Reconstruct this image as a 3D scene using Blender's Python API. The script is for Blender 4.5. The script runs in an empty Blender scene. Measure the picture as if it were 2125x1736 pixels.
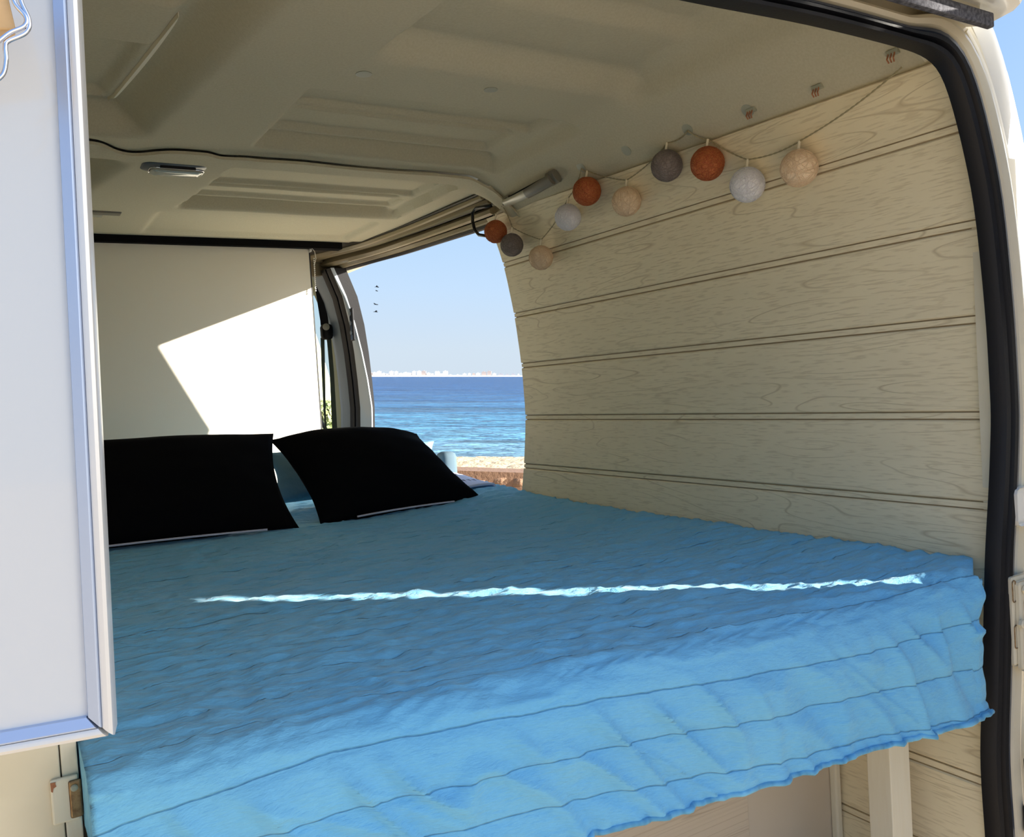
import bpy, bmesh, math, random
import numpy as np
from mathutils import Vector, Matrix, noise
random.seed(7); rng = np.random.default_rng(7)
PI = math.pi
C = bpy.context.scene.collection
sc = bpy.context.scene
H = 0.85                      # van floor lies this far below the lens; the van stands on z = 0

# ------------------------------------------------------------------ camera, sky, sun, exposure
# van axes: X towards the plank wall, Y towards the cab, Z up.
RX = Vector((.853275627, -.0720289756, .516461548))
RY = Vector((-.517746834, .000962354709, .855533337))
RZ = Vector((-.0621202090, -.997402076, -.0364716202))
right = Vector((RX[0], RY[0], RZ[0])); down = Vector((RX[1], RY[1], RZ[1])); fwd = Vector((RX[2], RY[2], RZ[2]))
cam_d = bpy.data.cameras.new('camera'); cam = bpy.data.objects.new('camera', cam_d); C.objects.link(cam)
cam_d.sensor_width = 36; cam_d.lens = 36*1778/2125; cam_d.clip_start = .02; cam_d.clip_end = 30000
cam.matrix_world = Matrix(((right[0], -down[0], -fwd[0], 0), (right[1], -down[1], -fwd[1], 0), (right[2], -down[2], -fwd[2], H), (0, 0, 0, 1)))
sc.camera = cam
sc.view_settings.view_transform = 'Standard'; sc.view_settings.look = 'None'
sc.view_settings.gamma = 1; sc.view_settings.use_curve_mapping = False
sc.view_settings.exposure = 0.0
sc.cycles.max_bounces = 14; sc.cycles.diffuse_bounces = 10; sc.cycles.sample_clamp_indirect = 6

G = -(down*.9988 + fwd*.0494); G.normalize()             # true vertical: the van is parked on a slight slope
FO = (fwd - G*fwd.dot(G)).normalized(); RO = FO.cross(G).normalized()
SUN = Vector((.8, -.653, .268)).normalized()             # towards the low evening sun

world = bpy.data.worlds.new('sky'); sc.world = world; world.use_nodes = True
nt = world.node_tree; nt.nodes.clear()
def N(nt, t, **k):
    n = nt.nodes.new(t)
    for a, b in k.items(): setattr(n, a, b)
    return n
out = N(nt, 'ShaderNodeOutputWorld'); bg = N(nt, 'ShaderNodeBackground')
tc = N(nt, 'ShaderNodeTexCoord')
dot = N(nt, 'ShaderNodeVectorMath', operation='DOT_PRODUCT'); dot.inputs[1].default_value = G
nt.links.new(tc.outputs['Generated'], dot.inputs[0])
mr = N(nt, 'ShaderNodeMapRange'); mr.inputs[1].default_value = -.1; mr.inputs[2].default_value = 1
nt.links.new(dot.outputs['Value'], mr.inputs[0])
cr = N(nt, 'ShaderNodeValToRGB'); el = cr.color_ramp.elements
def ep(h): return (h+.1)/1.1
el[0].position = ep(-.02); el[0].color = (.66, .76, .86, 1)
el[1].position = ep(1); el[1].color = (.26, .46, .92, 1)
for h, c in ((.03, (.66, .78, .90)), (.10, (.58, .77, 1.0)), (.22, (.44, .68, 1.0)), (.36, (.34, .58, 1.0)), (.6, (.29, .51, .96))):
    e = el.new(ep(h)); e.color = (*c, 1)
nt.links.new(mr.outputs[0], cr.inputs[0])
ds = N(nt, 'ShaderNodeVectorMath', operation='DOT_PRODUCT'); ds.inputs[1].default_value = SUN
nt.links.new(tc.outputs['Generated'], ds.inputs[0])
mx = N(nt, 'ShaderNodeMath', operation='MAXIMUM'); mx.inputs[1].default_value = 0; nt.links.new(ds.outputs['Value'], mx.inputs[0])
pw = N(nt, 'ShaderNodeMath', operation='POWER'); pw.inputs[1].default_value = 5; nt.links.new(mx.outputs[0], pw.inputs[0])
gl = N(nt, 'ShaderNodeMixRGB', blend_type='ADD'); gl.inputs[2].default_value = (3.3, 2.9, 2.3, 1)      # the bright sky round the sun
nt.links.new(pw.outputs[0], gl.inputs[0]); nt.links.new(cr.outputs[0], gl.inputs[1])
nt.links.new(gl.outputs[0], bg.inputs[0]); bg.inputs[1].default_value = 1.0
nt.links.new(bg.outputs[0], out.inputs[0])
sun_d = bpy.data.lights.new('sun', 'SUN'); sun = bpy.data.objects.new('sun', sun_d); C.objects.link(sun)
sun_d.energy = 20; sun_d.angle = math.radians(.6); sun_d.color = (1, .93, .81)
sun.rotation_euler = SUN.to_track_quat('Z', 'Y').to_euler(); sun.location = (8, -6.5, 5)

# ------------------------------------------------------------------ materials
def mat(name, col, rough=.6, metal=0, spec=.5, coat=0, bump=None, var=None, trans=0, alpha=1, sss=0):
    """bump = (scale, strength, distance[, stretch]); var = (scale, other colour, amount[, stretch])"""
    m = bpy.data.materials.new(name); m.use_nodes = True; t = m.node_tree; b = t.nodes['Principled BSDF']
    b.inputs['Base Color'].default_value = (*col, 1); b.inputs['Roughness'].default_value = rough
    b.inputs['Metallic'].default_value = metal; b.inputs['Specular IOR Level'].default_value = spec
    b.inputs['Coat Weight'].default_value = coat; b.inputs['Transmission Weight'].default_value = trans
    b.inputs['Subsurface Weight'].default_value = sss
    tcn = t.nodes.new('ShaderNodeTexCoord')
    def src(st):
        mp = t.nodes.new('ShaderNodeMapping'); mp.inputs['Scale'].default_value = st
        t.links.new(tcn.outputs['Object'], mp.inputs[0]); return mp.outputs[0]
    if var:
        n = t.nodes.new('ShaderNodeTexNoise'); n.inputs['Scale'].default_value = var[0]; n.inputs['Detail'].default_value = 5
        t.links.new(src(var[3] if len(var) > 3 else (1, 1, 1)), n.inputs['Vector'])
        r = t.nodes.new('ShaderNodeMapRange'); r.inputs[1].default_value = .35; r.inputs[2].default_value = .65; r.inputs[4].default_value = var[2]
        t.links.new(n.outputs['Fac'], r.inputs[0])
        x = t.nodes.new('ShaderNodeMixRGB'); x.inputs[1].default_value = (*col, 1); x.inputs[2].default_value = (*var[1], 1)
        t.links.new(r.outputs[0], x.inputs[0]); t.links.new(x.outputs[0], b.inputs['Base Color'])
    if bump:
        n = t.nodes.new('ShaderNodeTexNoise'); n.inputs['Scale'].default_value = bump[0]; n.inputs['Detail'].default_value = 4
        t.links.new(src(bump[3] if len(bump) > 3 else (1, 1, 1)), n.inputs['Vector'])
        bu = t.nodes.new('ShaderNodeBump'); bu.inputs['Strength'].default_value = bump[1]; bu.inputs['Distance'].default_value = bump[2]
        t.links.new(n.outputs['Fac'], bu.inputs['Height']); t.links.new(bu.outputs[0], b.inputs['Normal'])
    return m
def math_node(t, op, a, b=None, c=None):
    n = t.nodes.new('ShaderNodeMath'); n.operation = op
    for i, v in enumerate((a, b, c)):
        if v is None: continue
        if isinstance(v, (int, float)): n.inputs[i].default_value = v
        else: t.links.new(v, n.inputs[i])
    return n.outputs[0]

M = {}
M['felt'] = mat('headliner_felt', (.54, .50, .37), .95, spec=.1, bump=(900, .25, .002), var=(260, (.47, .43, .31), .6))
M['felt_pale'] = mat('lit_headliner_edge', (.80, .74, .58), .8)  # paler than the felt: paints the lit sliver on the recess lip
M['cream'] = mat('cream_paint', (.70, .64, .49), .35, coat=.2, var=(14, (.62, .56, .41), .5))
M['white_paint'] = mat('white_paint', (.80, .79, .74), .25, coat=.4, var=(5, (.75, .73, .66), .5))
M['rubber'] = mat('black_rubber', (.004, .004, .006), .5, spec=.3, bump=(300, .2, .001))
M['rubber_lip'] = mat('rubber_lip', (.03, .04, .065), .38, spec=.6)
M['gutter'] = mat('gutter_strip', (.06, .06, .07), .9, spec=.1, var=(200, (.17, .17, .19), .8), bump=(400, .3, .001))
M['black'] = mat('matt_black', (.006, .006, .007), .9, spec=.1)
M['alu'] = mat('anodised_aluminium', (.47, .56, .74), .33, metal=.55, spec=.6)
M['alu_light'] = mat('pale_aluminium', (.70, .71, .72), .28, metal=.3, spec=.6)
M['board'] = mat('white_laminate', (.60, .64, .68), .12, spec=.5, coat=.5)
M['chrome'] = mat('chrome_wire', (.8, .8, .84), .12, metal=1)
M['pine'] = mat('pine_wood', (.72, .50, .26), .5, var=(30, (.55, .34, .14), .8, (1, 6, 1)))
M['pillow'] = mat('black_cotton', (.0035, .0032, .0036), .95, spec=.08, bump=(900, .2, .001))
M['piping'] = mat('white_piping', (.62, .60, .70), .7)
M['pale_blue'] = mat('pale_blue_cotton', (.17, .32, .44), .85, spec=.2, bump=(60, .3, .01))
M['grey_blue'] = mat('grey_blue_cloth', (.09, .14, .18), .85, spec=.2)
M['blind'] = mat('cream_blind_cloth', (.82, .78, .67), .8, spec=.2, bump=(500, .1, .001))
M['steel'] = mat('black_steel', (.02, .02, .022), .25, metal=.6)
M['rust'] = mat('rust', (.42, .17, .08), .8, var=(120, (.25, .10, .05), 1))
M['brass'] = mat('dull_brass', (.33, .23, .12), .45, metal=.7, var=(200, (.15, .08, .04), .8))
M['clip'] = mat('grey_plastic_clip', (.33, .34, .27), .5)
M['lens'] = mat('lamp_lens', (.36, .35, .28), .15, coat=.6)
M['lamp_body'] = mat('lamp_housing', (.05, .055, .065), .35)
M['belt'] = mat('belt_webbing', (.075, .095, .07), .8)
M['pillar'] = mat('grey_pillar_trim', (.26, .33, .41), .5)
M['pillar_g'] = mat('olive_pillar_trim', (.34, .38, .25), .55)
M['handle'] = mat('handle_plastic', (.40, .385, .29), .35, coat=.2)
M['handle_d'] = mat('handle_grey', (.17, .155, .12), .4)
M['cord'] = mat('twisted_cord', (.36, .31, .18), .6)
M['socket'] = mat('cream_socket', (.80, .74, .58), .5)
M['foam'] = mat('mattress_ticking', (.6, .6, .62), .9)
M['dark_in'] = mat('dark_cab_plastic', (.03, .03, .03), .7)
M['jamb'] = mat('jamb_grey_blue', (.58, .68, .76), .35, coat=.3)
M['skin_white'] = mat('van_white', (.78, .79, .77), .3, coat=.4)
M['trim_tan'] = mat('tan_rail_paint', (.30, .25, .15), .38, coat=.2)
M['trim_dark'] = mat('dark_rail_groove', (.035, .028, .018), .5)
M['leg_cream'] = mat('cream_batten', (.74, .69, .55), .5, var=(60, (.69, .62, .46), .4, (4, 4, .3)))
M['beige'] = mat('beige_laminate', (.60, .52, .41), .55, var=(8, (.56, .48, .36), .5))

def glass():
    m = bpy.data.materials.new('cab_glass'); m.use_nodes = True; t = m.node_tree; b = t.nodes['Principled BSDF']
    b.inputs['Base Color'].default_value = (.86, .95, .90, 1); b.inputs['Roughness'].default_value = 0
    b.inputs['Transmission Weight'].default_value = 1; b.inputs['IOR'].default_value = 1.02
    return m
M['glass'] = glass()

def wood(name, base, dark, shift):
    m = bpy.data.materials.new(name); m.use_nodes = True; t = m.node_tree; b = t.nodes['Principled BSDF']
    tcn = t.nodes.new('ShaderNodeTexCoord'); oi = t.nodes.new('ShaderNodeObjectInfo')
    add = t.nodes.new('ShaderNodeVectorMath'); add.operation = 'MULTIPLY_ADD'
    cmb = t.nodes.new('ShaderNodeCombineXYZ')
    for i in range(3): t.links.new(oi.outputs['Random'], cmb.inputs[i])
    t.links.new(cmb.outputs[0], add.inputs[0]); add.inputs[1].default_value = (3, 9, 5); t.links.new(tcn.outputs['Object'], add.inputs[2])
    def nz(sx, sy, sz, scale, det, dist=0):
        mp = t.nodes.new('ShaderNodeMapping'); mp.inputs['Scale'].default_value = (sx, sy, sz); t.links.new(add.outputs[0], mp.inputs[0])
        n = t.nodes.new('ShaderNodeTexNoise'); n.inputs['Scale'].default_value = scale; n.inputs['Detail'].default_value = det; n.inputs['Distortion'].default_value = dist
        t.links.new(mp.outputs[0], n.inputs['Vector']); return n.outputs['Fac']
    a = nz(.4, .8, 7.5, 2.0, 1.4, .12)
    fr = math_node(t, 'FRACT', math_node(t, 'MULTIPLY', a, 11.0))
    ab = math_node(t, 'ABSOLUTE', math_node(t, 'SUBTRACT', fr, .5))
    lr = t.nodes.new('ShaderNodeMapRange'); lr.inputs[1].default_value = .445; lr.inputs[2].default_value = .5; t.links.new(ab, lr.inputs[0])
    msk = t.nodes.new('ShaderNodeMapRange'); msk.inputs[1].default_value = .38; msk.inputs[2].default_value = .55; t.links.new(nz(1, 2.2, 5, 2.2, 1), msk.inputs[0])
    line = math_node(t, 'MULTIPLY', lr.outputs[0], msk.outputs[0])
    f = nz(1, 26, 330, 1.0, 2)
    fr2 = t.nodes.new('ShaderNodeMapRange'); fr2.inputs[1].default_value = .54; fr2.inputs[2].default_value = .66; t.links.new(f, fr2.inputs[0])
    fine = math_node(t, 'MULTIPLY', fr2.outputs[0], .34)
    tot = math_node(t, 'MAXIMUM', math_node(t, 'MULTIPLY', line, .62), fine)
    tone = nz(.5, 1.5, 5, 3, 3)
    x0 = t.nodes.new('ShaderNodeMixRGB'); x0.inputs[1].default_value = (*base, 1); x0.inputs[2].default_value = (*[c*.88 for c in base], 1); t.links.new(tone, x0.inputs[0])
    x = t.nodes.new('ShaderNodeMixRGB'); x.inputs[2].default_value = (*dark, 1)
    t.links.new(x0.outputs[0], x.inputs[1]); t.links.new(tot, x.inputs[0]); t.links.new(x.outputs[0], b.inputs['Base Color'])
    b.inputs['Roughness'].default_value = .55; b.inputs['Specular IOR Level'].default_value = .35
    bu = t.nodes.new('ShaderNodeBump'); bu.invert = True; bu.inputs['Strength'].default_value = .5; bu.inputs['Distance'].default_value = .0012
    t.links.new(tot, bu.inputs['Height']); t.links.new(bu.outputs[0], b.inputs['Normal'])
    return m
M['plank'] = wood('bleached_oak_plank', (.84, .735, .505), (.46, .36, .21), 0)
M['plank_line'] = mat('joint_shadow_board', (.34, .27, .17), .8)
M['plank_pink'] = wood('washed_oak_board', (.62, .53, .41), (.38, .29, .20), 3)

def quilt_mat():
    m = bpy.data.materials.new('blue_quilt_cotton'); m.use_nodes = True; t = m.node_tree; b = t.nodes['Principled BSDF']
    uv = t.nodes.new('ShaderNodeUVMap'); sp = t.nodes.new('ShaderNodeSeparateXYZ'); t.links.new(uv.outputs[0], sp.inputs[0])
    tcn = t.nodes.new('ShaderNodeTexCoord')
    wob = t.nodes.new('ShaderNodeTexNoise'); wob.inputs['Scale'].default_value = 26; wob.inputs['Detail'].default_value = 2; t.links.new(tcn.outputs['Object'], wob.inputs['Vector'])
    v = math_node(t, 'ADD', sp.outputs[1], math_node(t, 'MULTIPLY', math_node(t, 'SUBTRACT', wob.outputs['Fac'], .5), .006))
    fr = math_node(t, 'FRACT', math_node(t, 'DIVIDE', v, .059))
    ab = math_node(t, 'ABSOLUTE', math_node(t, 'SUBTRACT', fr, .5))
    st = t.nodes.new('ShaderNodeMapRange'); st.inputs[1].default_value = .482; st.inputs[2].default_value = .498; t.links.new(ab, st.inputs[0])
    dash = t.nodes.new('ShaderNodeTexNoise'); dash.inputs['Scale'].default_value = 1; dash.inputs['Detail'].default_value = 0
    mp = t.nodes.new('ShaderNodeMapping'); mp.inputs['Scale'].default_value = (160, 20, 1); t.links.new(uv.outputs[0], mp.inputs[0]); t.links.new(mp.outputs[0], dash.inputs['Vector'])
    stitch = math_node(t, 'MULTIPLY', st.outputs[0], math_node(t, 'ADD', .35, dash.outputs['Fac']))
    weave = t.nodes.new('ShaderNodeTexNoise'); weave.inputs['Detail'].default_value = 3; weave.inputs['Scale'].default_value = 1
    mw = t.nodes.new('ShaderNodeMapping'); mw.inputs['Scale'].default_value = (120, 700, 1); t.links.new(uv.outputs[0], mw.inputs[0]); t.links.new(mw.outputs[0], weave.inputs['Vector'])
    fade = t.nodes.new('ShaderNodeTexNoise'); fade.inputs['Scale'].default_value = 5; fade.inputs['Detail'].default_value = 4; t.links.new(tcn.outputs['Object'], fade.inputs['Vector'])
    x0 = t.nodes.new('ShaderNodeMixRGB'); x0.inputs[1].default_value = (.155, .52, .86, 1); x0.inputs[2].default_value = (.24, .61, .86, 1); t.links.new(fade.outputs['Fac'], x0.inputs[0])
    x1 = t.nodes.new('ShaderNodeMixRGB'); x1.blend_type = 'MULTIPLY'; x1.inputs[0].default_value = .22; t.links.new(x0.outputs[0], x1.inputs[1]); t.links.new(weave.outputs['Fac'], x1.inputs[2])
    x2 = t.nodes.new('ShaderNodeMixRGB'); x2.inputs[2].default_value = (.03, .17, .34, 1); t.links.new(x1.outputs[0], x2.inputs[1]); t.links.new(math_node(t, 'MULTIPLY', stitch, .6), x2.inputs[0])
    t.links.new(x2.outputs[0], b.inputs['Base Color'])
    b.inputs['Roughness'].default_value = .8; b.inputs['Specular IOR Level'].default_value = .2; b.inputs['Sheen Weight'].default_value = .15
    # fine crumple of the cotton
    cr1 = t.nodes.new('ShaderNodeTexNoise'); cr1.inputs['Scale'].default_value = 1; cr1.inputs['Detail'].default_value = 5; cr1.inputs['Roughness'].default_value = .62; cr1.inputs['Distortion'].default_value = .15
    mc = t.nodes.new('ShaderNodeMapping'); mc.inputs['Scale'].default_value = (30, 75, 1); t.links.new(uv.outputs[0], mc.inputs[0]); t.links.new(mc.outputs[0], cr1.inputs['Vector'])
    hgt = math_node(t, 'SUBTRACT', cr1.outputs['Fac'], math_node(t, 'MULTIPLY', stitch, .5))
    bu = t.nodes.new('ShaderNodeBump'); bu.inputs['Strength'].default_value = .6; bu.inputs['Distance'].default_value = .007
    t.links.new(hgt, bu.inputs['Height']); t.links.new(bu.outputs[0], b.inputs['Normal'])
    return m
M['quilt'] = quilt_mat()

def thread_mat(name, a, b2):
    m = mat(name, a, .7, spec=.35, var=(420, b2, .9), bump=(500, .4, .001)); return m
BALL = {'rust': thread_mat('rust_cotton', (.40, .085, .035), (.55, .20, .06)),
        'grey': thread_mat('grey_cotton', (.20, .165, .155), (.28, .24, .22)),
        'cream': thread_mat('peach_cotton', (.78, .58, .38), (.84, .68, .48)),
        'white': thread_mat('white_cotton', (.74, .73, .78), (.84, .84, .84))}

# ------------------------------------------------------------------ builders
def link(o, parent=None):
    C.objects.link(o)
    if parent is not None: o.parent = parent
    return o
BASE = {}
def thing(name, base, label=None, cat=None, group=None, kind=None):
    o = bpy.data.objects.new(name, None); o.empty_display_size = .05
    o.location = base; C.objects.link(o); BASE[o] = Vector(base); tag(o, label, cat, group, kind); return o
def tag(o, label=None, cat=None, group=None, kind=None):
    for k, v in (('label', label), ('category', cat), ('group', group), ('kind', kind)):
        if v: o[k] = v
    return o
def base_of(p):
    while p is not None and p.parent is not None: p = p.parent
    return BASE.get(p, Vector((0, 0, 0)))
class MB:
    """collects shapes in van coordinates"""
    def __init__(s): s.v = []; s.f = []; s.uv = None
    def add(s, vs, fs):
        k = len(s.v); s.v += [tuple(q) for q in vs]; s.f += [tuple(i+k for i in q) for q in fs]; return s
    def box(s, x0, x1, y0, y1, z0, z1, bev=0, rot=None):
        if bev:
            bm = bmesh.new(); bmesh.ops.create_cube(bm, size=1)
            for q in bm.verts: q.co = Vector(((x0+x1)/2+q.co.x*(x1-x0), (y0+y1)/2+q.co.y*(y1-y0), (z0+z1)/2+q.co.z*(z1-z0)))
            bmesh.ops.bevel(bm, geom=list(bm.edges), offset=bev, segments=2, affect='EDGES', profile=.5)
            bm.verts.index_update()
            vs = [q.co.copy() for q in bm.verts]; fs = [[q.index for q in f.verts] for f in bm.faces]; bm.free()
        else:
            vs = [Vector(q) for q in ((x0,y0,z0),(x1,y0,z0),(x1,y1,z0),(x0,y1,z0),(x0,y0,z1),(x1,y0,z1),(x1,y1,z1),(x0,y1,z1))]
            fs = [(0,3,2,1),(4,5,6,7),(0,1,5,4),(1,2,6,5),(2,3,7,6),(3,0,4,7)]
        if rot:
            c, R3 = rot; vs = [c + R3 @ (q-c) for q in vs]
        return s.add(vs, fs)
    def tube(s, pts, r, n=8, closed=False, caps=True):
        pts = [Vector(p) for p in pts]; m = len(pts); vs = []; up = Vector((0, 0, 1)); prev = None
        for i, p in enumerate(pts):
            a = pts[(i-1) % m] if (closed or i) else pts[0]; b = pts[(i+1) % m] if (closed or i < m-1) else pts[-1]
            d = (b-a).normalized()
            if prev is None:
                e = d.cross(up); e = e.normalized() if e.length > 1e-3 else d.cross(Vector((1, 0, 0))).normalized()
            else:
                e = (prev - d*prev.dot(d)).normalized()
            prev = e; g = d.cross(e); rr = r[i] if isinstance(r, (list, tuple)) else r
            vs += [p + (e*math.cos(2*PI*k/n) + g*math.sin(2*PI*k/n))*rr for k in range(n)]
        fs = []
        for i in range(m if closed else m-1):
            j = (i+1) % m
            fs += [(i*n+k, i*n+(k+1) % n, j*n+(k+1) % n, j*n+k) for k in range(n)]
        if not closed and caps: fs += [tuple(range(n))[::-1], tuple((m-1)*n+k for k in range(n))]
        return s.add(vs, fs)
    def prism(s, poly, d):
        """poly: 3-D polygon; d: extrusion vector"""
        n = len(poly); d = Vector(d); vs = [Vector(p) for p in poly] + [Vector(p)+d for p in poly]
        fs = [tuple(range(n))[::-1], tuple(range(n, 2*n))] + [(i, (i+1) % n, n+(i+1) % n, n+i) for i in range(n)]
        return s.add(vs, fs)
    def loft(s, rings, closed=False, caps=False):
        n = len(rings[0]); m = len(rings); vs = [q for r in rings for q in r]; fs = []
        for i in range(m-1):
            fs += [(i*n+k, i*n+(k+1) % n, (i+1)*n+(k+1) % n, (i+1)*n+k) for k in range(n if closed else n-1)]
        if caps: fs += [tuple(range(n))[::-1], tuple((m-1)*n+k for k in range(n))]
        return s.add(vs, fs)
    def lathe(s, c, axis, prof, n=24):
        c = Vector(c); a = Vector(axis).normalized(); e = a.orthogonal().normalized(); g = a.cross(e)
        rings = [[c + a*h + (e*math.cos(2*PI*k/n)+g*math.sin(2*PI*k/n))*r for k in range(n)] for r, h in prof]
        return s.loft(rings, True, True)
    def build(s, name, m, parent=None, smooth=False, angle=None):
        b = base_of(parent)
        me = bpy.data.meshes.new(name); me.from_pydata([tuple(Vector(q)-b) for q in s.v], [], s.f); me.validate()
        bm = bmesh.new(); bm.from_mesh(me); bmesh.ops.recalc_face_normals(bm, faces=bm.faces); bm.to_mesh(me); bm.free()
        if s.uv is not None:
            uvl = me.uv_layers.new(name='UVMap'); li = np.empty(len(me.loops), dtype=np.int32); me.loops.foreach_get('vertex_index', li)
            uvl.data.foreach_set('uv', np.asarray(s.uv, dtype=np.float32)[li].ravel())
        me.materials.append(m)
        if smooth:
            me.polygons.foreach_set('use_smooth', [True]*len(me.polygons))
            if angle is not None and hasattr(me, 'set_sharp_from_angle'): me.set_sharp_from_angle(angle=math.radians(angle))
        o = bpy.data.objects.new(name, me); return link(o, parent)
def solo(mb, name, m, label, cat, group=None, smooth=False, angle=None, kind=None):
    """a thing that is one mesh, origin at the middle of its underside"""
    v = np.array([tuple(q) for q in mb.v]); c = (v.min(0)+v.max(0))/2; c[2] = v[:, 2].min(); c = Vector(c)
    mb.v = [tuple(Vector(q)-c) for q in mb.v]
    o = mb.build(name, m, None, smooth, angle); o.location = c; return tag(o, label, cat, group, kind)

def interp(t, xs, ys): return float(np.interp(t, xs, ys))
WZ = [-.85, -.72, -.59, -.46, -.335, -.21, -.083, .055, .19, .33, .42, .50]
WX = [1.12, 1.125, 1.13, 1.143, 1.165, 1.187, 1.202, 1.199, 1.186, 1.161, 1.128, 1.09]
from bisect import bisect
def wx(z):                                            # the bowed side of the van, smoothed
    return sum(interp(z+d, WZ, WX) for d in (-.04, -.02, 0, .02, .04))/5
def sm(t): t = min(1, max(0, t)); return t*t*(3-2*t)

# ================================================================== THE VAN SHELL
floor_o = MB().box(-.36, 1.2, .68, 3.2, -.87, -.85).build('floor', M['dark_in']); tag(floor_o, kind='structure')
wl = MB().box(-.40, -.36, .60, 4.3, -.87, .53).build('wall_left', M['cream']); tag(wl, kind='structure')

# ---- plank wall
wr = thing('wall_right', (1.16, 1.29, -.85), kind='structure')
joints = [.318, .187, .055, -.082, -.209, -.335, -.46, -.585, -.71, -.85]
Y0, Y1 = .665, 1.92
def ztop_wall(y): return .402+.028*(y-.7)
def plank(z0, z1, top=False):
    mb = MB(); n = 8; g = .0066; gl_ = .0042
    def ring(za, zb, off, th, ch):
        outl = []
        for i in range(n+1):
            z = za+(zb-za)*i/n; o = off
            if ch and i in (0, n): o = off+.0018
            outl.append((wx(z)+o, z))
            if ch and i == 0: outl.append((wx(za+.002)+off, za+.002))
            if ch and i == n-1: outl.append((wx(zb-.002)+off, zb-.002))
        back = [(wx(zb)+off+th, zb), (wx(za)+off+th, za)]
        return outl+back
    zt = z1-g if not top else z1
    prof = ring(z0+g, zt, 0, .006, True)
    def put(prof, ya, yb, top=False):
        if top:
            r0 = [Vector((x, ya, min(z, ztop_wall(ya)))) for x, z in prof]; r1 = [Vector((x, yb, min(z, ztop_wall(yb)))) for x, z in prof]
        else:
            r0 = [Vector((x, ya, z)) for x, z in prof]; r1 = [Vector((x, yb, z)) for x, z in prof]
        mb.loft([r0, r1], True, True)
    put(prof, Y0, Y1, top)
    if not top: put([(wx(z1-gl_)+.0012, z1-gl_), (wx(z1+gl_)+.0012, z1+gl_), (wx(z1+gl_)+.006, z1+gl_), (wx(z1-gl_)+.006, z1-gl_)], Y0, Y1)
    return mb
plank(.318, .44, True).build('plank', M['plank'], wr)
for a, b in zip(joints[1:], joints[:-1]): plank(a, b).build('plank', M['plank'], wr)
mb = MB()                                             # lining behind the planks and the outer skin
zs = [-.86, -.6, -.46, -.335, -.21, -.083, .055, .19, .33, .42]
mb.loft([[Vector((wx(z)+.0045, y, z)) for z in zs]+[Vector((wx(z)+.012, y, z)) for z in zs[::-1]] for y in (Y0, Y1-.002)], True, True)
mb.build('wall_lining', M['plank_line'], wr)
mb = MB()
zs2 = [-1.05]+zs+[.5, .53]
mb.loft([[Vector((wx(z)+.085, y, z)) for z in zs2]+[Vector((wx(z)+.09, y, z)) for z in zs2[::-1]] for y in (.70, 1.86)], True, True)
mb.build('outer_skin', M['skin_white'], wr)
MB().loft([[Vector((wx(z)+.008, Y1, z)) for z in zs]+[Vector((wx(z)+.088, Y1-.05, z)) for z in zs[::-1]],
           [Vector((wx(z)+.008, Y1-.006, z)) for z in zs]+[Vector((wx(z)+.088, Y1-.056, z)) for z in zs[::-1]]], True, True).build('door_post', M['cream'], wr)

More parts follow.
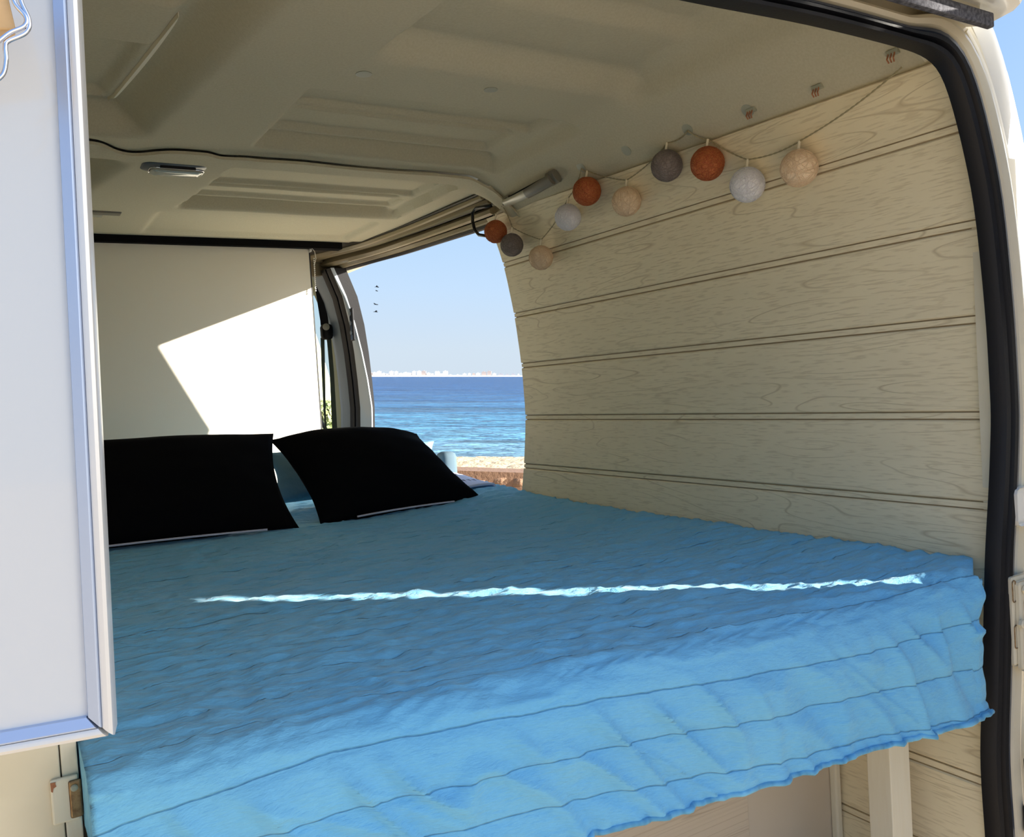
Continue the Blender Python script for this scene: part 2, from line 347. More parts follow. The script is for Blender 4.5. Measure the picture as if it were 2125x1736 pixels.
# ---- ceiling: moulded headliner in two pieces
ceil_t = thing('ceiling', (.42, 1.7, .50), kind='structure')
def pocket(x, y, x0, x1, y0, y1, d, s=.02, sy=None):
    sy = sy or s
    a = sm((x-x0)/s+.5)*sm((x1-x)/s+.5)*sm((y-y0)/sy+.5)*sm((y1-y)/sy+.5); return d*a
def band_line(v, c, w): return math.exp(-((v-c)/w)**2)
def zc(x, y):
    s = min(1.35, max(0, (abs(x-.42)-.57)/.14)); z = .508-.088*s**1.6
    if s > 1: z = .42-.10*(s-1)
    z -= .020*min(1, s)*sm((1.5-y)/.8)*(x > .5)
    if x > 0: z += (.506-z)*sm((y-1.80)/.14)
    fade_r = sm((1.10-x)/.08)
    # right-hand panels
    p = 0
    p += pocket(x, y, .535+(1.2-y)*.10, 1.03, .40, 1.20, .036, .03, .07)
    p += pocket(x, y, .60, 1.00, .35, 1.03, .020, .03, .05)
    p += pocket(x, y, .486, 1.03, 1.385, 1.715, .022, .02, .035)
    p += pocket(x, y, .505, 1.0, 1.40, 1.515, .014, .012, .016) + pocket(x, y, .505, .98, 1.555, 1.66, .014, .012, .018)
    p -= .006*band_line(y, 1.772, .012)*sm((x-.40)/.03)*sm((1.08-x)/.05)
    p += pocket(x, y, .474-(y-1.9)*.10, 1.02, 1.88, 2.27, .024, .014, .034)
    p += pocket(x, y, .485-(y-1.9)*.10, 1.0, 1.905, 2.095, .014, .012, .016) + pocket(x, y, .475-(y-1.9)*.10, .985, 2.135, 2.225, .013, .012, .016)
    p += pocket(x, y, .40, 1.0, 2.34, 2.62, .012, .02, .05)
    def groove(yc, w, d, xa, xb): return d*math.exp(-((y-yc)/w)**2)*sm((x-xa)/.02)*sm((xb-x)/.03)
    p += groove(1.893, .0075, .012, .475, 1.0)+groove(2.112, .008, .014, .45, .98)+groove(2.255, .014, .016, .425, 1.0)
    p += groove(1.392, .010, .010, .50, 1.02)+groove(1.535, .011, .014, .50, .98)+groove(1.70, .018, .014, .48, 1.03)
    p *= fade_r
    # left-hand panels
    xe = .308-.115*(y-1.25)
    q = pocket(x, y, -.5, xe, .35, 1.72, .055, .075, .05)
    q += pocket(x, y, -.5, xe-.045, 1.225, 1.66, -.020, .030, .025)
    q += pocket(x, y, -.5, xe-.055, 1.385, 1.65, .024, .030, .025)
    q += pocket(x, y, -.5, .27-(y-1.8)*.22, 1.90, 2.6, .036, .07, .06)
    q *= sm((x+.30)/.10) if x < -.2 else 1
    z += p+q
    # dimples round the trim clips
    for cx, cy in ((.542, 1.287), (.77, 1.278), (.48, 1.80), (.205, 1.80)):
        z += .004*math.exp(-((x-cx)**2+(y-cy)**2)/.0008)
    z += .009*sm((y-2.62)/.07)
    z += .0012*(noise.noise(Vector((x*6, y*6, 0))))
    return z
def seam(x): return 1.79 - .012*sm((x-.2)/.3) + .045*math.exp(-((x-.268)/.05)**2) - .016*sm((.24-x)/.05) + .004*math.sin(x*19)
def headliner(ya, yb, dz, nm, lip):
    n = 230; m = 330; vs = []
    for j in range(m+1):
        for i in range(n):
            yg = .66+(1.79-.66)*j/m if lip == 0 else 1.79+(2.70-1.79)*j/m
            xm = 1.1461 if yg < 1.86 else interp(yg, [1.86, 1.885, 1.90, 2.287, 2.654, 2.86], [1.125, 1.108, 1.103, 1.090, 1.062, 1.017])
            x = -.36+(xm+.36)*i/(n-1)
            a = ya(x) if callable(ya) else ya; b = yb(x) if callable(yb) else yb
            y = a+(b-a)*j/m; z = zc(x, y)+dz
            if lip and y-a < .02: z -= .004*math.exp(-((y-a)/.007)**2)
            if lip == 0 and b-y < .02: z += .003*math.exp(-((b-y)/.006)**2)
            vs.append((x, y, z))
    fs = [(j*n+i, j*n+i+1, (j+1)*n+i+1, (j+1)*n+i) for j in range(m) for i in range(n-1)]
    mb = MB(); mb.add(vs, fs)
    # turned-up edge so that the board has thickness
    for j in (0, m):
        k = len(mb.v); row = [vs[j*n+i] for i in range(n)]
        mb.add(row+[(q[0], q[1], q[2]+.006) for q in row], [(i, i+1, n+i+1, n+i) for i in range(n-1)])
    return mb.build(nm, M['felt'], ceil_t, smooth=True, angle=50)
headliner(.66, seam, 0, 'headliner_panel', 0)
headliner(lambda x: seam(x)-.006, lambda x: 2.70, -.0055, 'headliner_panel', 1)
MB().box(-.42, 1.285, .60, 4.35, .575, .60).build('roof_skin', M['skin_white'], ceil_t)
lip = []                                             # raised lip, paler to paint the lit edge of the left-hand recess
for k in range(25):
    t = k/24; y = 1.275+.41*t; x = .308-.115*(y-1.25)-.042+.004*math.sin(PI*t); z = zc(x, y); w = .0055*max(0, math.sin(PI*min(1, t)))**.5+.0008
    lip.append([Vector((x-w, y, z+.006)), Vector((x-w*.2, y, z-.008)), Vector((x+w, y, z-.006)), Vector((x+w*1.3, y, z+.006))])
MB().loft(lip, True, True).build('headliner_lip', M['felt_pale'], ceil_t, smooth=True, angle=40)
# trim clips pressed into the headliner
def disc(c, nrm, r, h, nm, m, parent, squash=1):
    return MB().lathe(c, nrm, [(r*.2, h*.5), (r*.8, h*.5), (r, h*.3), (r, 0), (r*.9, -h)], 20).build(nm, m, parent, smooth=True, angle=40)
for p_, r, nrm in (((.542, 1.287, .503), .013, (0, 0, -1)), ((.77, 1.278, .503), .012, (0, 0, -1)), ((.485, 1.815, .500), .011, (0, 0, -1)), ((.80, 1.83, .5), .009, (0, 0, -1)), ((.205, 1.815, .503), .012, (0, 0, -1)),
                  ((1.094, 1.468, .4555), .0115, (-.75, 0, -.65)), ((1.096, 1.32, .454), .0115, (-.75, 0, -.65)), ((1.100, 1.152, .449), .0115, (-.75, 0, -.65)), ((1.104, 1.013, .446), .0115, (-.75, 0, -.65))):
    p = (p_[0], p_[1], zc(p_[0], p_[1])-.001)
    disc(p, nrm, r, .002, 'trim_clip', M['clip'], ceil_t)
for (x, y) in ((1.106, .874), (1.104, 1.005), (1.100, .742)):
    z = zc(x, y)-.004   # broken clips with rusty remains
    o = MB().box(x-.004, x+.004, y-.009, y+.009, z-.002, z+.005, .001).build('broken_clip', M['clip'], ceil_t)
    b = MB()
    for k in (-1, 0, 1): b.tube([(x-.003, y+k*.005, z), (x-.007, y+k*.005, z-.008), (x-.004, y+k*.004, z-.013)], .0012, 6)
    b.build('rusty_prong', M['rust'], o)
# black bar painted in for the shade in the gap above the blind
MB().box(-.36, 1.02, 2.70, 2.74, .488, .56).build('gap_shade_bar', M['black'], ceil_t)

# ---- rear body frame (swept along the opening)
tf = thing('trim_1', (1.2, .66, -.85), kind='structure')
path = [(-.30, .384), (.0, .386), (.5, .388), (.634, .390), (.70, .392), (.81, .397), (.90, .398), (.998, .397), (1.04, .396), (1.078, .390), (1.104, .370), (1.129, .313), (1.150, .249), (1.164, .192), (1.177, .054)]
for z in (0, -.04, -.08, -.12, -.17, -.22, -.27, -.33, -.40, -.47, -.54, -.60, -.67, -.80, -.9):
    path.append((interp(z, [-.9, -.674, -.55, -.46, -.277, -.172, -.08, .054], [1.128, 1.124, 1.116, 1.130, 1.149, 1.168, 1.180, 1.177]), z))
path = [(a_, b_) for a_, b_ in path]
pts = []
for i in range(len(path)-1):
    for k in range(3): pts.append(Vector((path[i][0]+(path[i+1][0]-path[i][0])*k/3, path[i][1]+(path[i+1][1]-path[i][1])*k/3)))
pts.append(Vector(path[-1]))
for _ in range(4): pts = [pts[0]]+[(pts[i-1]+pts[i]*2+pts[i+1])/4 for i in range(1, len(pts)-1)]+[pts[-1]]
nrm = []
for i in range(len(pts)):
    d = (pts[min(i+1, len(pts)-1)]-pts[max(i-1, 0)]).normalized(); nrm.append(Vector((-d.y, d.x)))
def wsc(i): return .62+.70*sm((pts[i].x-1.0)/.13) if pts[i].y > .2 else 1.32
def sweep(prof, nm, m, i0=0, i1=None, dy=0, k=None):
    mb = MB(); i1 = i1 or len(pts)
    mb.loft([[Vector((pts[i].x+nrm[i].x*a*(k or wsc(i)), .66+b+dy, pts[i].y+nrm[i].y*a*(k or wsc(i)))) for a, b in prof] for i in range(i0, i1)], True, True)
    return mb.build(nm, m, tf, smooth=True, angle=35)
sweep([(0, .012), (0, -.002), (.003, -.008), (.008, -.010), (.0115, -.006), (.013, 0), (.015, -.001), (.018, -.009), (.023, -.010), (.0245, -.002), (.026, .004), (.026, .012)], 'rubber_seal', M['rubber'])
sweep([(.0262, .02), (.0262, -.001), (.029, -.005), (.034, -.004), (.037, .004), (.037, .02)], 'rubber_lip', M['rubber_lip'])
sweep([(.0372, .05), (.0372, .004), (.041, -.003), (.049, -.006), (.056, -.003), (.060, .004), (.0605, .014), (.064, .018), (.064, .05)], 'frame_bead', M['cream'])
cor = min(range(len(pts)), key=lambda i: (pts[i]-Vector((1.12, .355))).length)
sweep([(.0641, .06), (.0641, .018), (.072, .019), (.074, .016), (.077, .016), (.078, .020), (.083, .021), (.0845, .017), (.089, .017), (.096, .021), (.098, .06)], 'frame_channel', M['cream'], cor-2)
sweep([(.0642, .06), (.0642, .012), (.10, .012), (.10, .06)], 'header_panel', M['cream'], 0, cor+3, .008)
sweep([(.092, .2), (.092, .020), (.106, .016), (.122, .018), (.130, .030), (.132, .2)], 'body_edge', M['white_paint'], cor-6, k=1.34)
# gutter strip and roof rim above the header
MB().box(-.35, 1.134, .620, .630, .4225, .441, .002).build('rain_gutter', M['gutter'], tf)
MB().box(-.35, 1.125, .632, .66, .446, .470, .003).build('gutter_channel', M['cream'], tf)
mb = MB(); prof = [(.58, .452), (.585, .446), (.60, .444), (.615, .447), (.63, .452), (.66, .455), (.70, .46), (.70, .53), (.60, .50), (.585, .475), (.58, .46)]
rr = []
for x, w in ((-.35, 0), (1.0, 0), (1.10, 0), (1.132, .004), (1.152, .012), (1.166, .028), (1.172, .05)):
    rr.append([Vector((x, y+w*(1 if y < .69 else 0), z)) for y, z in prof])
mb.loft(rr, True, True); mb.build('roof_rim', M['white_paint'], tf, smooth=True, angle=40)
mb = MB(); mb.loft([[Vector((wx(z)+a, y, z)) for z in (.30, .36, .42, .46)]+[Vector((wx(z)+a-.02, y, z)) for z in (.46, .42, .36, .30)] for y, a in ((.70, .1), (1.86, .1))], True, True)
mb.build('roof_side', M['skin_white'], tf, smooth=True)
# jamb sheet behind the hinge, hinge plates and bolts
MB().prism([(1.19, .674, .28), (1.28, .674, .28), (1.30, .674, -.05), (1.28, .674, -.5), (1.25, .674, -.95), (1.175, .674, -.95), (1.19, .674, -.3)], (0, .02, 0)).build('hinge_post', M['cream'], tf)
hp = MB().box(1.168, 1.235, .6475, .652, -.425, -.301, .004).build('hinge_plate', M['cream'], tf)
MB().box(1.176, 1.24, .642, .6475, -.432, -.308, .005).build('hinge_leaf', M['cream'], hp)
MB().box(1.204, 1.25, .630, .642, -.352, -.305, .003).build('hinge_knuckle', M['white_paint'], hp)
MB().box(1.204, 1.25, .630, .642, -.428, -.378, .003).build('hinge_knuckle', M['white_paint'], hp)
def slot(x0, x1, z0, z1, par, y=.6415):
    r = (x1-x0)/2; p = [(x0+r+r*math.cos(a), y, z1-r+r*math.sin(a)) for a in np.linspace(0, PI, 9)]+[(x0+r+r*math.cos(a), y, z0+r+r*math.sin(a)) for a in np.linspace(PI, 2*PI, 9)]
    MB().tube(p, .0008, 5, True).build('pressed_slot', M['brass'], par)
slot(1.188, 1.202, -.411, -.331, hp); slot(1.170, 1.177, -.336, -.306, hp, .6468); slot(1.171, 1.178, -.400, -.368, hp, .6468)
for x, z in ((1.188, -.320), (1.1755, -.365), (1.192, -.414)):
    mb = MB(); y = .641
    mb.prism([(x+.0062*math.cos(a), y, z+.0062*math.sin(a)) for a in np.linspace(0, 2*PI, 7)[:-1]], (0, -.004, 0)); mb.lathe((x, y-.004, z), (0, -1, 0), [(.0048, 0), (.0035, .0012), (.001, .0015)], 12)
    mb.build('hex_bolt', M['cream'], hp)
MB().box(1.190, 1.24, .6500, .6545, -.235, -.182, .008).build('pressed_pad', M['white_paint'], tf)
for z, h, w in ((-.541, .016, .012), (-.572, .034, .018), (-.604, .014, .012), (-.643, .045, .024)):
    MB().box(1.207-w*.75 if h < .03 else 1.205-w, 1.235, .640, .6535, z-h/2, z+h/2, .0055).build('rubber_buffer', M['rubber'], tf)

# ---- rear door standing open beyond the frame: its hinge gap lets one thin line of sun on to the bed
d2 = thing('door_2', (1.27, .5, -.85), kind='structure')
hx, hy = 1.267, .488; dd = Vector((-.30, -.954, 0)).normalized(); en = Vector((dd.y, -dd.x, 0))
q0 = Vector((hx, hy, 0)); L = .82
mb = MB(); mb.prism([q0+Vector((0, 0, -.86)), q0+dd*L+Vector((0, 0, -.86)), q0+dd*L-en*.03+Vector((0, 0, -.86)), q0+Vector((.016, -.010, -.86))], (0, 0, 1.36)); mb.build('door_shell', M['skin_white'], d2)
MB().box(1.300, 1.315, .498, .64, -.86, .50, .003).build('sun_slit_blocker', M['skin_white'], d2)  # unseen slab added to block the sun beside the slit
MB().box(1.257, 1.282, .480, .54, .055, .50).build('sun_slit_stop', M['rubber'], d2)  # added stop, closes the sun slit above
MB().box(1.257, 1.282, .480, .54, -.86, -.215).build('sun_slit_stop', M['rubber'], d2)  # added stop, closes the sun slit below

# ---- header and rail over the side opening
t2 = thing('trim_2', (1.1, 2.5, .45), kind='structure')
T = [Vector(q) for q in ((1.101, 1.90, .500), (1.088, 2.287, .503), (1.060, 2.654, .508), (1.015, 2.86, .516), (.99, 3.02, .525))]
B = [Vector(q) for q in ((1.15, 1.90, .424), (1.15, 2.511, .446), (1.15, 2.80, .462), (1.15, 3.085, .476), (1.15, 3.20, .478))]
def samp(P_, t):
    ys = [q.y for q in P_]; y = 1.90+t*1.2
    return Vector((interp(y, ys, [q.x for q in P_]), y, interp(y, ys, [q.z for q in P_])))
def railpiece(w0, w1, d0, d1, nm, m, t0=0, t1=1.0):
    mb = MB(); rings = []
    for k in range(41):
        t = t0+(t1-t0)*k/40
        a = (samp(T, t-.05)+samp(T, t)+samp(T, t+.05))/3; b = (samp(B, t-.05)+samp(B, t)+samp(B, t+.05))/3
        a.y = b.y = 1.90+t*1.2
        n_ = Vector((-(a.z-b.z), 0, -(b.x-a.x))).normalized()
        if n_.x > 0: n_ = -n_
        def P_(w, d): return a+(b-a)*w+n_*d
        wm = (w0+w1)/2
        rings.append([P_(w0, -.02), P_(w0, d0), P_(wm, (d0+d1)/2+abs(w1-w0)*.03), P_(w1, d1), P_(w1, -.02)])
    mb.loft(rings, True, True); return mb.build(nm, m, t2, smooth=True, angle=45)
railpiece(-.06, .06, .002, .006, 'rail_edge', M['trim_dark'])
railpiece(.06, .20, .010, .012, 'rail_lip', M['trim_tan'])
railpiece(.20, .25, -.004, -.006, 'rail_groove', M['trim_dark'])
railpiece(.25, .42, -.002, -.001, 'rail_channel', M['trim_tan'])
railpiece(.42, .52, -.008, -.012, 'rail_groove', M['trim_dark'])
railpiece(.52, .70, .008, .008, 'rail_lip', M['trim_tan'])
railpiece(.70, .76, -.002, -.004, 'rail_groove', M['trim_dark'])
railpiece(.76, .93, .003, .002, 'rail_channel', M['trim_tan'])
railpiece(.93, 1.07, .004, .001, 'opening_seal', M['rubber'])
MB().prism([(.93, 3.03, .50), (1.00, 3.03, .50), (1.19, 3.10, .50), (1.19, 3.24, .50), (.93, 3.24, .50)], (0, 0, .07)).build('corner_cover', M['trim_tan'], t2)
MB().prism([(.985, 3.04, .445), (1.19, 3.12, .470), (1.19, 3.16, .470), (.985, 3.08, .445)], (0, 0, .06)).build('corner_cover', M['trim_tan'], t2)
# outer header above the opening
MB().box(1.152, 1.245, 1.9, 3.25, .492, .56).build('outer_header', M['skin_white'], t2)
# end cap of the rail, bracket shaped
cp = MB().prism([(1.093, 1.865, .503), (1.128, 1.865, .512), (1.150, 1.865, .447), (1.142, 1.865, .440), (1.118, 1.865, .496), (1.096, 1.865, .490)], (0, .04, 0)); cp.build('rail_end_cap', M['trim_tan'], t2)
MB().prism([(1.128, 1.852, .512), (1.157, 1.852, .505), (1.168, 1.852, .450), (1.150, 1.852, .446)], (0, .05, 0)).build('rail_end_cap', M['rust'] if 0 else M['trim_tan'], t2)

# ---- pillar between side opening and cab
t3 = thing('trim_3', (1.18, 3.2, -.85), kind='structure')
def strip(y0, y1, o0, o1, nm, m, zlo=-.86, zhi=.47, bul=.006, par=None, e0=0, dp=.03):
    def sh(z): return -.05*sm((z-.02)/.5)
    mb = MB(); zz = np.linspace(zlo, zhi, 14)
    mb.loft([[Vector((wx(z)-.03+o0, y0+sh(z)+e0*sm((z+.1)/.55), z)), Vector((wx(z)-.03+(o0+o1)/2-bul, (y0+y1)/2+sh(z)+e0*.5*sm((z+.1)/.55), z)), Vector((wx(z)-.03+o1, y1+sh(z), z)), Vector((wx(z)+dp, y1+sh(z), z)), Vector((wx(z)+dp, y0+sh(z)+e0*sm((z+.1)/.55), z))] for z in zz], True, True)
    return mb.build(nm, m, par or t3, smooth=True, angle=40)
strip(3.035, 3.078, .004, .0, 'door_seal', M['rubber']); strip(3.0785, 3.128, -.004, -.002, 'door_seal', M['rubber'], bul=.009)
strip(3.1285, 3.238, .002, 0, 'pillar_trim', M['pillar'], bul=.012)
strip(3.2385, 3.30, 0, .0, 'belt_cover', M['pillar_g'], bul=.004)
strip(2.940, 3.034, .010, .002, 'door_jamb', M['jamb'], bul=.004, e0=.09, dp=-.016)
mb = MB().box(1.139, 1.148, 2.968, 2.996, .205, .325, .0035); sk = mb.build('striker_plate', M['steel'], t3)
for z in (.235, .27, .305): MB().lathe((1.139, 2.982, z), (-1, 0, 0), [(.008, 0), (.008, .003), (.004, .004)], 14).build('screw', M['pillar'], sk)
# ---- cab side window and the rest of the cab
w1 = thing('window_1', (1.2, 3.75, -.25), kind='structure')
MB().box(1.165, 1.171, 3.30, 4.3, -.30, .47).build('pane', M['glass'], w1)
MB().box(1.15, 1.20, 3.30, 4.3, -1.0, -.30).build('door_panel', M['dark_in'], w1)
MB().box(1.13, 1.20, 3.30, 4.3, .44, .56).build('window_top', M['pillar_g'], w1)
wf = thing('wall_front', (.4, 4.3, -.85), kind='structure')
MB().box(-.4, 1.2, 4.3, 4.34, -.87, -.15).build('bulkhead', M['dark_in'], wf)
MB().box(-.4, 1.2, 4.3, 4.34, .36, .575).build('windscreen_header', M['dark_in'], wf)
MB().box(-.36, .93, 2.76, 2.79, -.87, .56).build('cab_partition', M['dark_in'], wf)
# ---- open sliding door, pushed back outside the wall
d1 = thing('door_1', (1.33, 1.4, -.9), kind='structure')
mb = MB(); mb.prism([(1.325, .9, -1.0), (1.325, 2.02, -1.0), (1.325, 2.05, .10), (1.325, 2.080, .195), (1.325, 1.965, .52), (1.325, .9, .52)], (.035, 0, 0))
mb.build('door_leaf', M['skin_white'], d1)

# ================================================================== THINGS IN THE VAN
# ---- roller blind
rb = thing('roller_blind', (.3, 2.73, -.85), 'cream roller blind hanging at the far end with a bright sunlit patch', 'blind')
mb = MB(); nx, nz_ = 30, 50; vs = []
for j in range(nz_+1):
    for i in range(nx+1):
        z = -.80+j*(1.292)/nz_; x = -.355+i*(.913+.355)/nx
        vs.append((x, 2.725+.0015*math.sin(z*5+x*3)+.0008*math.sin(x*14), z))
mb.add(vs, [(j*(nx+1)+i, j*(nx+1)+i+1, (j+1)*(nx+1)+i+1, (j+1)*(nx+1)+i) for j in range(nz_) for i in range(nx)])
mb.add([(q[0], q[1]+.0012, q[2]) for q in vs], [(j*(nx+1)+i, j*(nx+1)+i+1, (j+1)*(nx+1)+i+1, (j+1)*(nx+1)+i) for j in range(nz_) for i in range(nx)])
mb.build('blind_cloth', M['blind'], rb, smooth=True)
MB().tube([(-.355, 2.745, .498), (.918, 2.745, .498)], .014, 16).build('roller_tube', M['blind'], rb, smooth=True, angle=50)
MB().box(.914, .922, 2.715, 2.765, .478, .515, .004).build('roller_bracket', M['white_paint'], rb)
ch = MB(); n = 0
pth = [(.905, 2.712, .492), (.918, 2.708, .490), (.927, 2.706, .478), (.930, 2.706, .455), (.923, 2.706, .435), (.9215, 2.706, .40), (.920, 2.706, .36)]
ch.tube(pth, .0012, 6)
ch.build('chain_guide', M['white_paint'], rb)
ch = MB()
for k in range(17):
    c = Vector((.9225-.0001*k, 2.704, .455-k*.0065)); ch.lathe(c-Vector((0, 0, .0022)), (0, 0, 1), [(.0008, 0), (.0022, .0011), (.0026, .0022), (.0022, .0033), (.0008, .0044)], 8)
ch.build('bead_chain', M['white_paint'], rb, smooth=True)

# ---- bed base, mattress
bf = thing('bed_frame', (.55, 1.4, -.85), 'cream painted wooden bed frame under the blue quilt', 'bed')
MB().box(.06, 1.10, .80, 2.66, -.452, -.432).build('bed_board', M['leg_cream'], bf)
MB().box(1.030, 1.074, .748, .786, -.85, -.452, .0015).build('leg', M['leg_cream'], bf)
MB().box(.07, .11, .85, .89, -.85, -.452, .0015).build('leg', M['leg_cream'], bf)
MB().box(1.06, 1.10, 2.6, 2.64, -.85, -.452, .0015).build('leg', M['leg_cream'], bf)
MB().box(.07, .11, 2.6, 2.64, -.85, -.452, .0015).build('leg', M['leg_cream'], bf)
MB().box(.06, 1.074, .79, .81, -.50, -.452, .0015).build('rail', M['leg_cream'], bf)
solo(MB().box(.07, 1.135, .765, 2.68, -.430, -.322, .03), 'mattress', M['foam'], 'foam mattress hidden under the blue quilt', 'mattress', smooth=True)
ub = thing('underbed_box', (.6, .93, -.85), 'low box front below the bed, beige panel beside a wood grain board', 'box')
MB().box(.924, 1.120, .918, .934, -.85, -.50, .0015).build('beige_panel', M['beige'], ub)
MB().box(.06, .9215, .914, .930, -.85, -.50, .0015).build('wood_grain_panel', M['plank_pink'], ub)
MB().box(.05, 1.1, .934, .97, -.85, -.82).build('base_batten', M['leg_cream'], ub)
MB().box(1.108, 1.121, .905, .918, -.85, -.50, .003).build('corner_bead', M['leg_cream'], ub)

# ---- quilt
def fbm(x, y, z=0, o=3):
    return sum(noise.noise(Vector((x*2**k, y*2**k, z+k*7)))/2**k for k in range(o))
def ridge(x, y, z=0): return 1-abs(noise.noise(Vector((x, y, z))))*2.2
Wd = 1.0
us = np.concatenate([np.linspace(-.075, 0, 14)[:-1], np.linspace(0, 1, 200), np.linspace(1, 1.045, 9)[1:]])
Ltop = 1.93; Ldrop = .178
vs_ = np.concatenate([-np.linspace(Ltop, .5, 180)[:-1], -np.linspace(.5, 0, 120)[:-1], np.linspace(0, Ldrop, 52)])
QV, QUV = [], []
R_f = .045
def yfront(u): return .752-.098*min(1, max(0, u))**.8
for a in vs_:
    for u in us:
        uc = min(1, max(0, u)); x0 = .043; yf = yfront(u)
        # right-hand limit: follows the wall, narrows where it passes the door seal
        yy = yf-a if a < 0 else yf
        xr = wx(-.285)-.004+.008*sm((yy-1.92)/.05) if yy > .70 else 1.118+(wx(-.285)-.001-1.118)*sm((yy-.655)/.045)
        if a > -.01: xr = 1.118-.042*sm((a+.01)/.09)
        x = x0+(xr-x0)*uc
        # path: flat top, rounded edge, hanging front
        arc = R_f*PI/2
        ztop = -.297+.013*sm((uc-.8)/.2)+.020*sm((-a-.9)/.6)*sm((uc-.6)/.4)+.006*(1-uc)
        s = a+arc*.5
        if s <= 0: y, z, nv = yf+R_f*.0-s+R_f, ztop, Vector((0, 0, 1))
        elif s < arc:
            th = s/R_f; y, z, nv = yf+R_f-R_f*math.sin(th), ztop-R_f+R_f*math.cos(th), Vector((0, -math.sin(th), math.cos(th)))
        else: y, z, nv = yf-.05*(s-arc), ztop-R_f-(s-arc), Vector((0, -1, .1)).normalized()
        av = a+.0295+interp(uc, [0, .05, .18, .45, .7, 1], [-.004, .0035, .020, .008, -.011, -.024])                       # quilting runs slightly askew to the edge
        ph = (av/.059) % 1.0
        puff = .0042*abs(math.sin(PI*ph))**.6-.002
        if s < arc*.6:
            near = 1
            h = puff*.55*(1 if a > -.32 else .5)
            h += .0034*(fbm(x*7+.6*av, av*17, 3)) + .0050*max(0, ridge(x*11+1.5*noise.noise(Vector((x*5, av*9, 2))), av*36, 5)-.35)
            h += .0034*max(0, ridge(x*26+noise.noise(Vector((x*12, av*20, 6))), av*70, 9)-.2) + .0020*noise.noise(Vector((x*42, av*80, 1)))+.0024*noise.noise(Vector((x*24, av*34, 12)))*sm((a+.55)/.3)
        else:
            k = sm((s-arc*.6)/.05)
            h = puff*1.0
            sh = x-.55*av
            h += .0050*fbm(sh*9, av*3, 11, 2)*(.4+k) + .0120*k*max(0, ridge(sh*15, av*4.5+x, 15)-.6)*2 + .0045*k*max(0, ridge((x-1.1*av)*9, av*3, 21)-.8)*4
            h += .0015*noise.noise(Vector((sh*40, av*16, 4))) + .0012*noise.noise(Vector((x*70, av*70, 8)))
        if a > Ldrop-.016: h += .0022*math.sin(x*330+2*math.sin(x*40))*.5+.001
        P_ = Vector((x, y, z))+nv*h
        if uc > .93 and a < 0: P_.z -= .002*sm((uc-.93)/.07)
        # left edge: spare cloth folds down beside the mattress, then back round the corner
        if u < 0:
            d = -u; ang = sm((a+.06)/.16)
            P_ += Vector((.005*math.exp(-((a-.01)/.04)**2)-.006*sm(d/.02)*ang-.30*d*sm((a-.03)/.04), d*ang*.9, -d*(1-ang)*1.0))
        if u > 1:
            d = u-1; k = sm((a-.0)/.12)
            if a > 0: P_ += Vector((d*(.15+.40*k), (-.004*sm(d/.02)+.10*d)*k, .004*math.sin(a*40)*k))
            else: P_ += Vector((0, 0, -d))
        if a > .02: P_.z += .026*sm((a-.02)/.14)*sm((1.02-uc)/.25)
        if a > .05: P_.z += .006*math.sin(x*5.0+.6)*sm((a-.05)/.1)
        QV.append(tuple(P_)); QUV.append((x if 0 <= u <= 1 else x0+(xr-x0)*u, av+10*.059))
nU = len(us); nV = len(vs_)
qm = MB(); qm.add(QV, [(j*nU+i, j*nU+i+1, (j+1)*nU+i+1, (j+1)*nU+i) for j in range(nV-1) for i in range(nU-1)])
v = np.array(qm.v); cq = Vector((.6, 1.4, v[:, 2].min()))
qt = thing('quilt', (.6, 1.4, float(v[:, 2].min())), 'light blue quilted bedspread spread over the bed with stitched rows', 'quilt')
qm.uv = QUV
q_o = qm.build('quilt_cloth', M['quilt'], qt, smooth=True)
so = q_o.modifiers.new('thickness', 'SOLIDIFY'); so.thickness = .004; so.offset = -1
# rolled hem
hem = MB(); row = [Vector(QV[(nV-1)*nU+i]) for i in range(nU)]
hem.tube([p+Vector((0, .0005, .002+.0006*math.sin(k*1.3))) for k, p in enumerate(row)], .0034, 8)
hem.uv = [(p[0], .0) for p in hem.v]
hem.build('hem', M['quilt'], qt, smooth=True)

# ---- pillows
def pillow_mesh(c4, thick, bend=.0, seed=0, pin=.12, nu=44, nv=34):
    """c4 = lower-left, lower-right, upper-right, upper-left corners"""
    A_, B_, C_, D_ = [Vector(q) for q in c4]; nr = (B_-A_).cross(D_-A_).normalized()
    if nr.y > 0: nr = -nr
    mb = MB(); grids = []
    for side in (1, -1):
        vs = []
        for j in range(nv+1):
            for i in range(nu+1):
                u, w = i/nu, j/nv
                eu = 4*u*(1-u); ew = 4*w*(1-w)
                uu = u+pin*.35*(.5-u)*(1-ew)*0; 
                p = A_*(1-u)*(1-w)+B_*u*(1-w)+C_*u*w+D_*(1-u)*w
                # sides draw in a little between the corners
                p += (B_-A_)*(.5-u)*pin*ew*(abs(u-.5)*2)**2 + (D_-A_)*(.5-w)*pin*.7*eu*(abs(w-.5)*2)**2
                t = thick*(max(0, eu)**.55)*(max(0, ew)**.5)
                t *= 1+.10*noise.noise(Vector((u*3+seed, w*3, side)))
                cre = .010*noise.noise(Vector((u*5+seed*3, w*7, side*4)))*(1-(eu*ew)**.5*.5)*min(1, eu*6)*min(1, ew*6)
                p += nr*side*(t/2+cre*.6)+Vector((0, 0, bend*eu*w))
                vs.append(p)
        k = len(mb.v); mb.add(vs, [(j*(nu+1)+i, j*(nu+1)+i+1, (j+1)*(nu+1)+i+1, (j+1)*(nu+1)+i) for j in range(nv) for i in range(nu)])
        grids.append(vs)
    return mb, grids
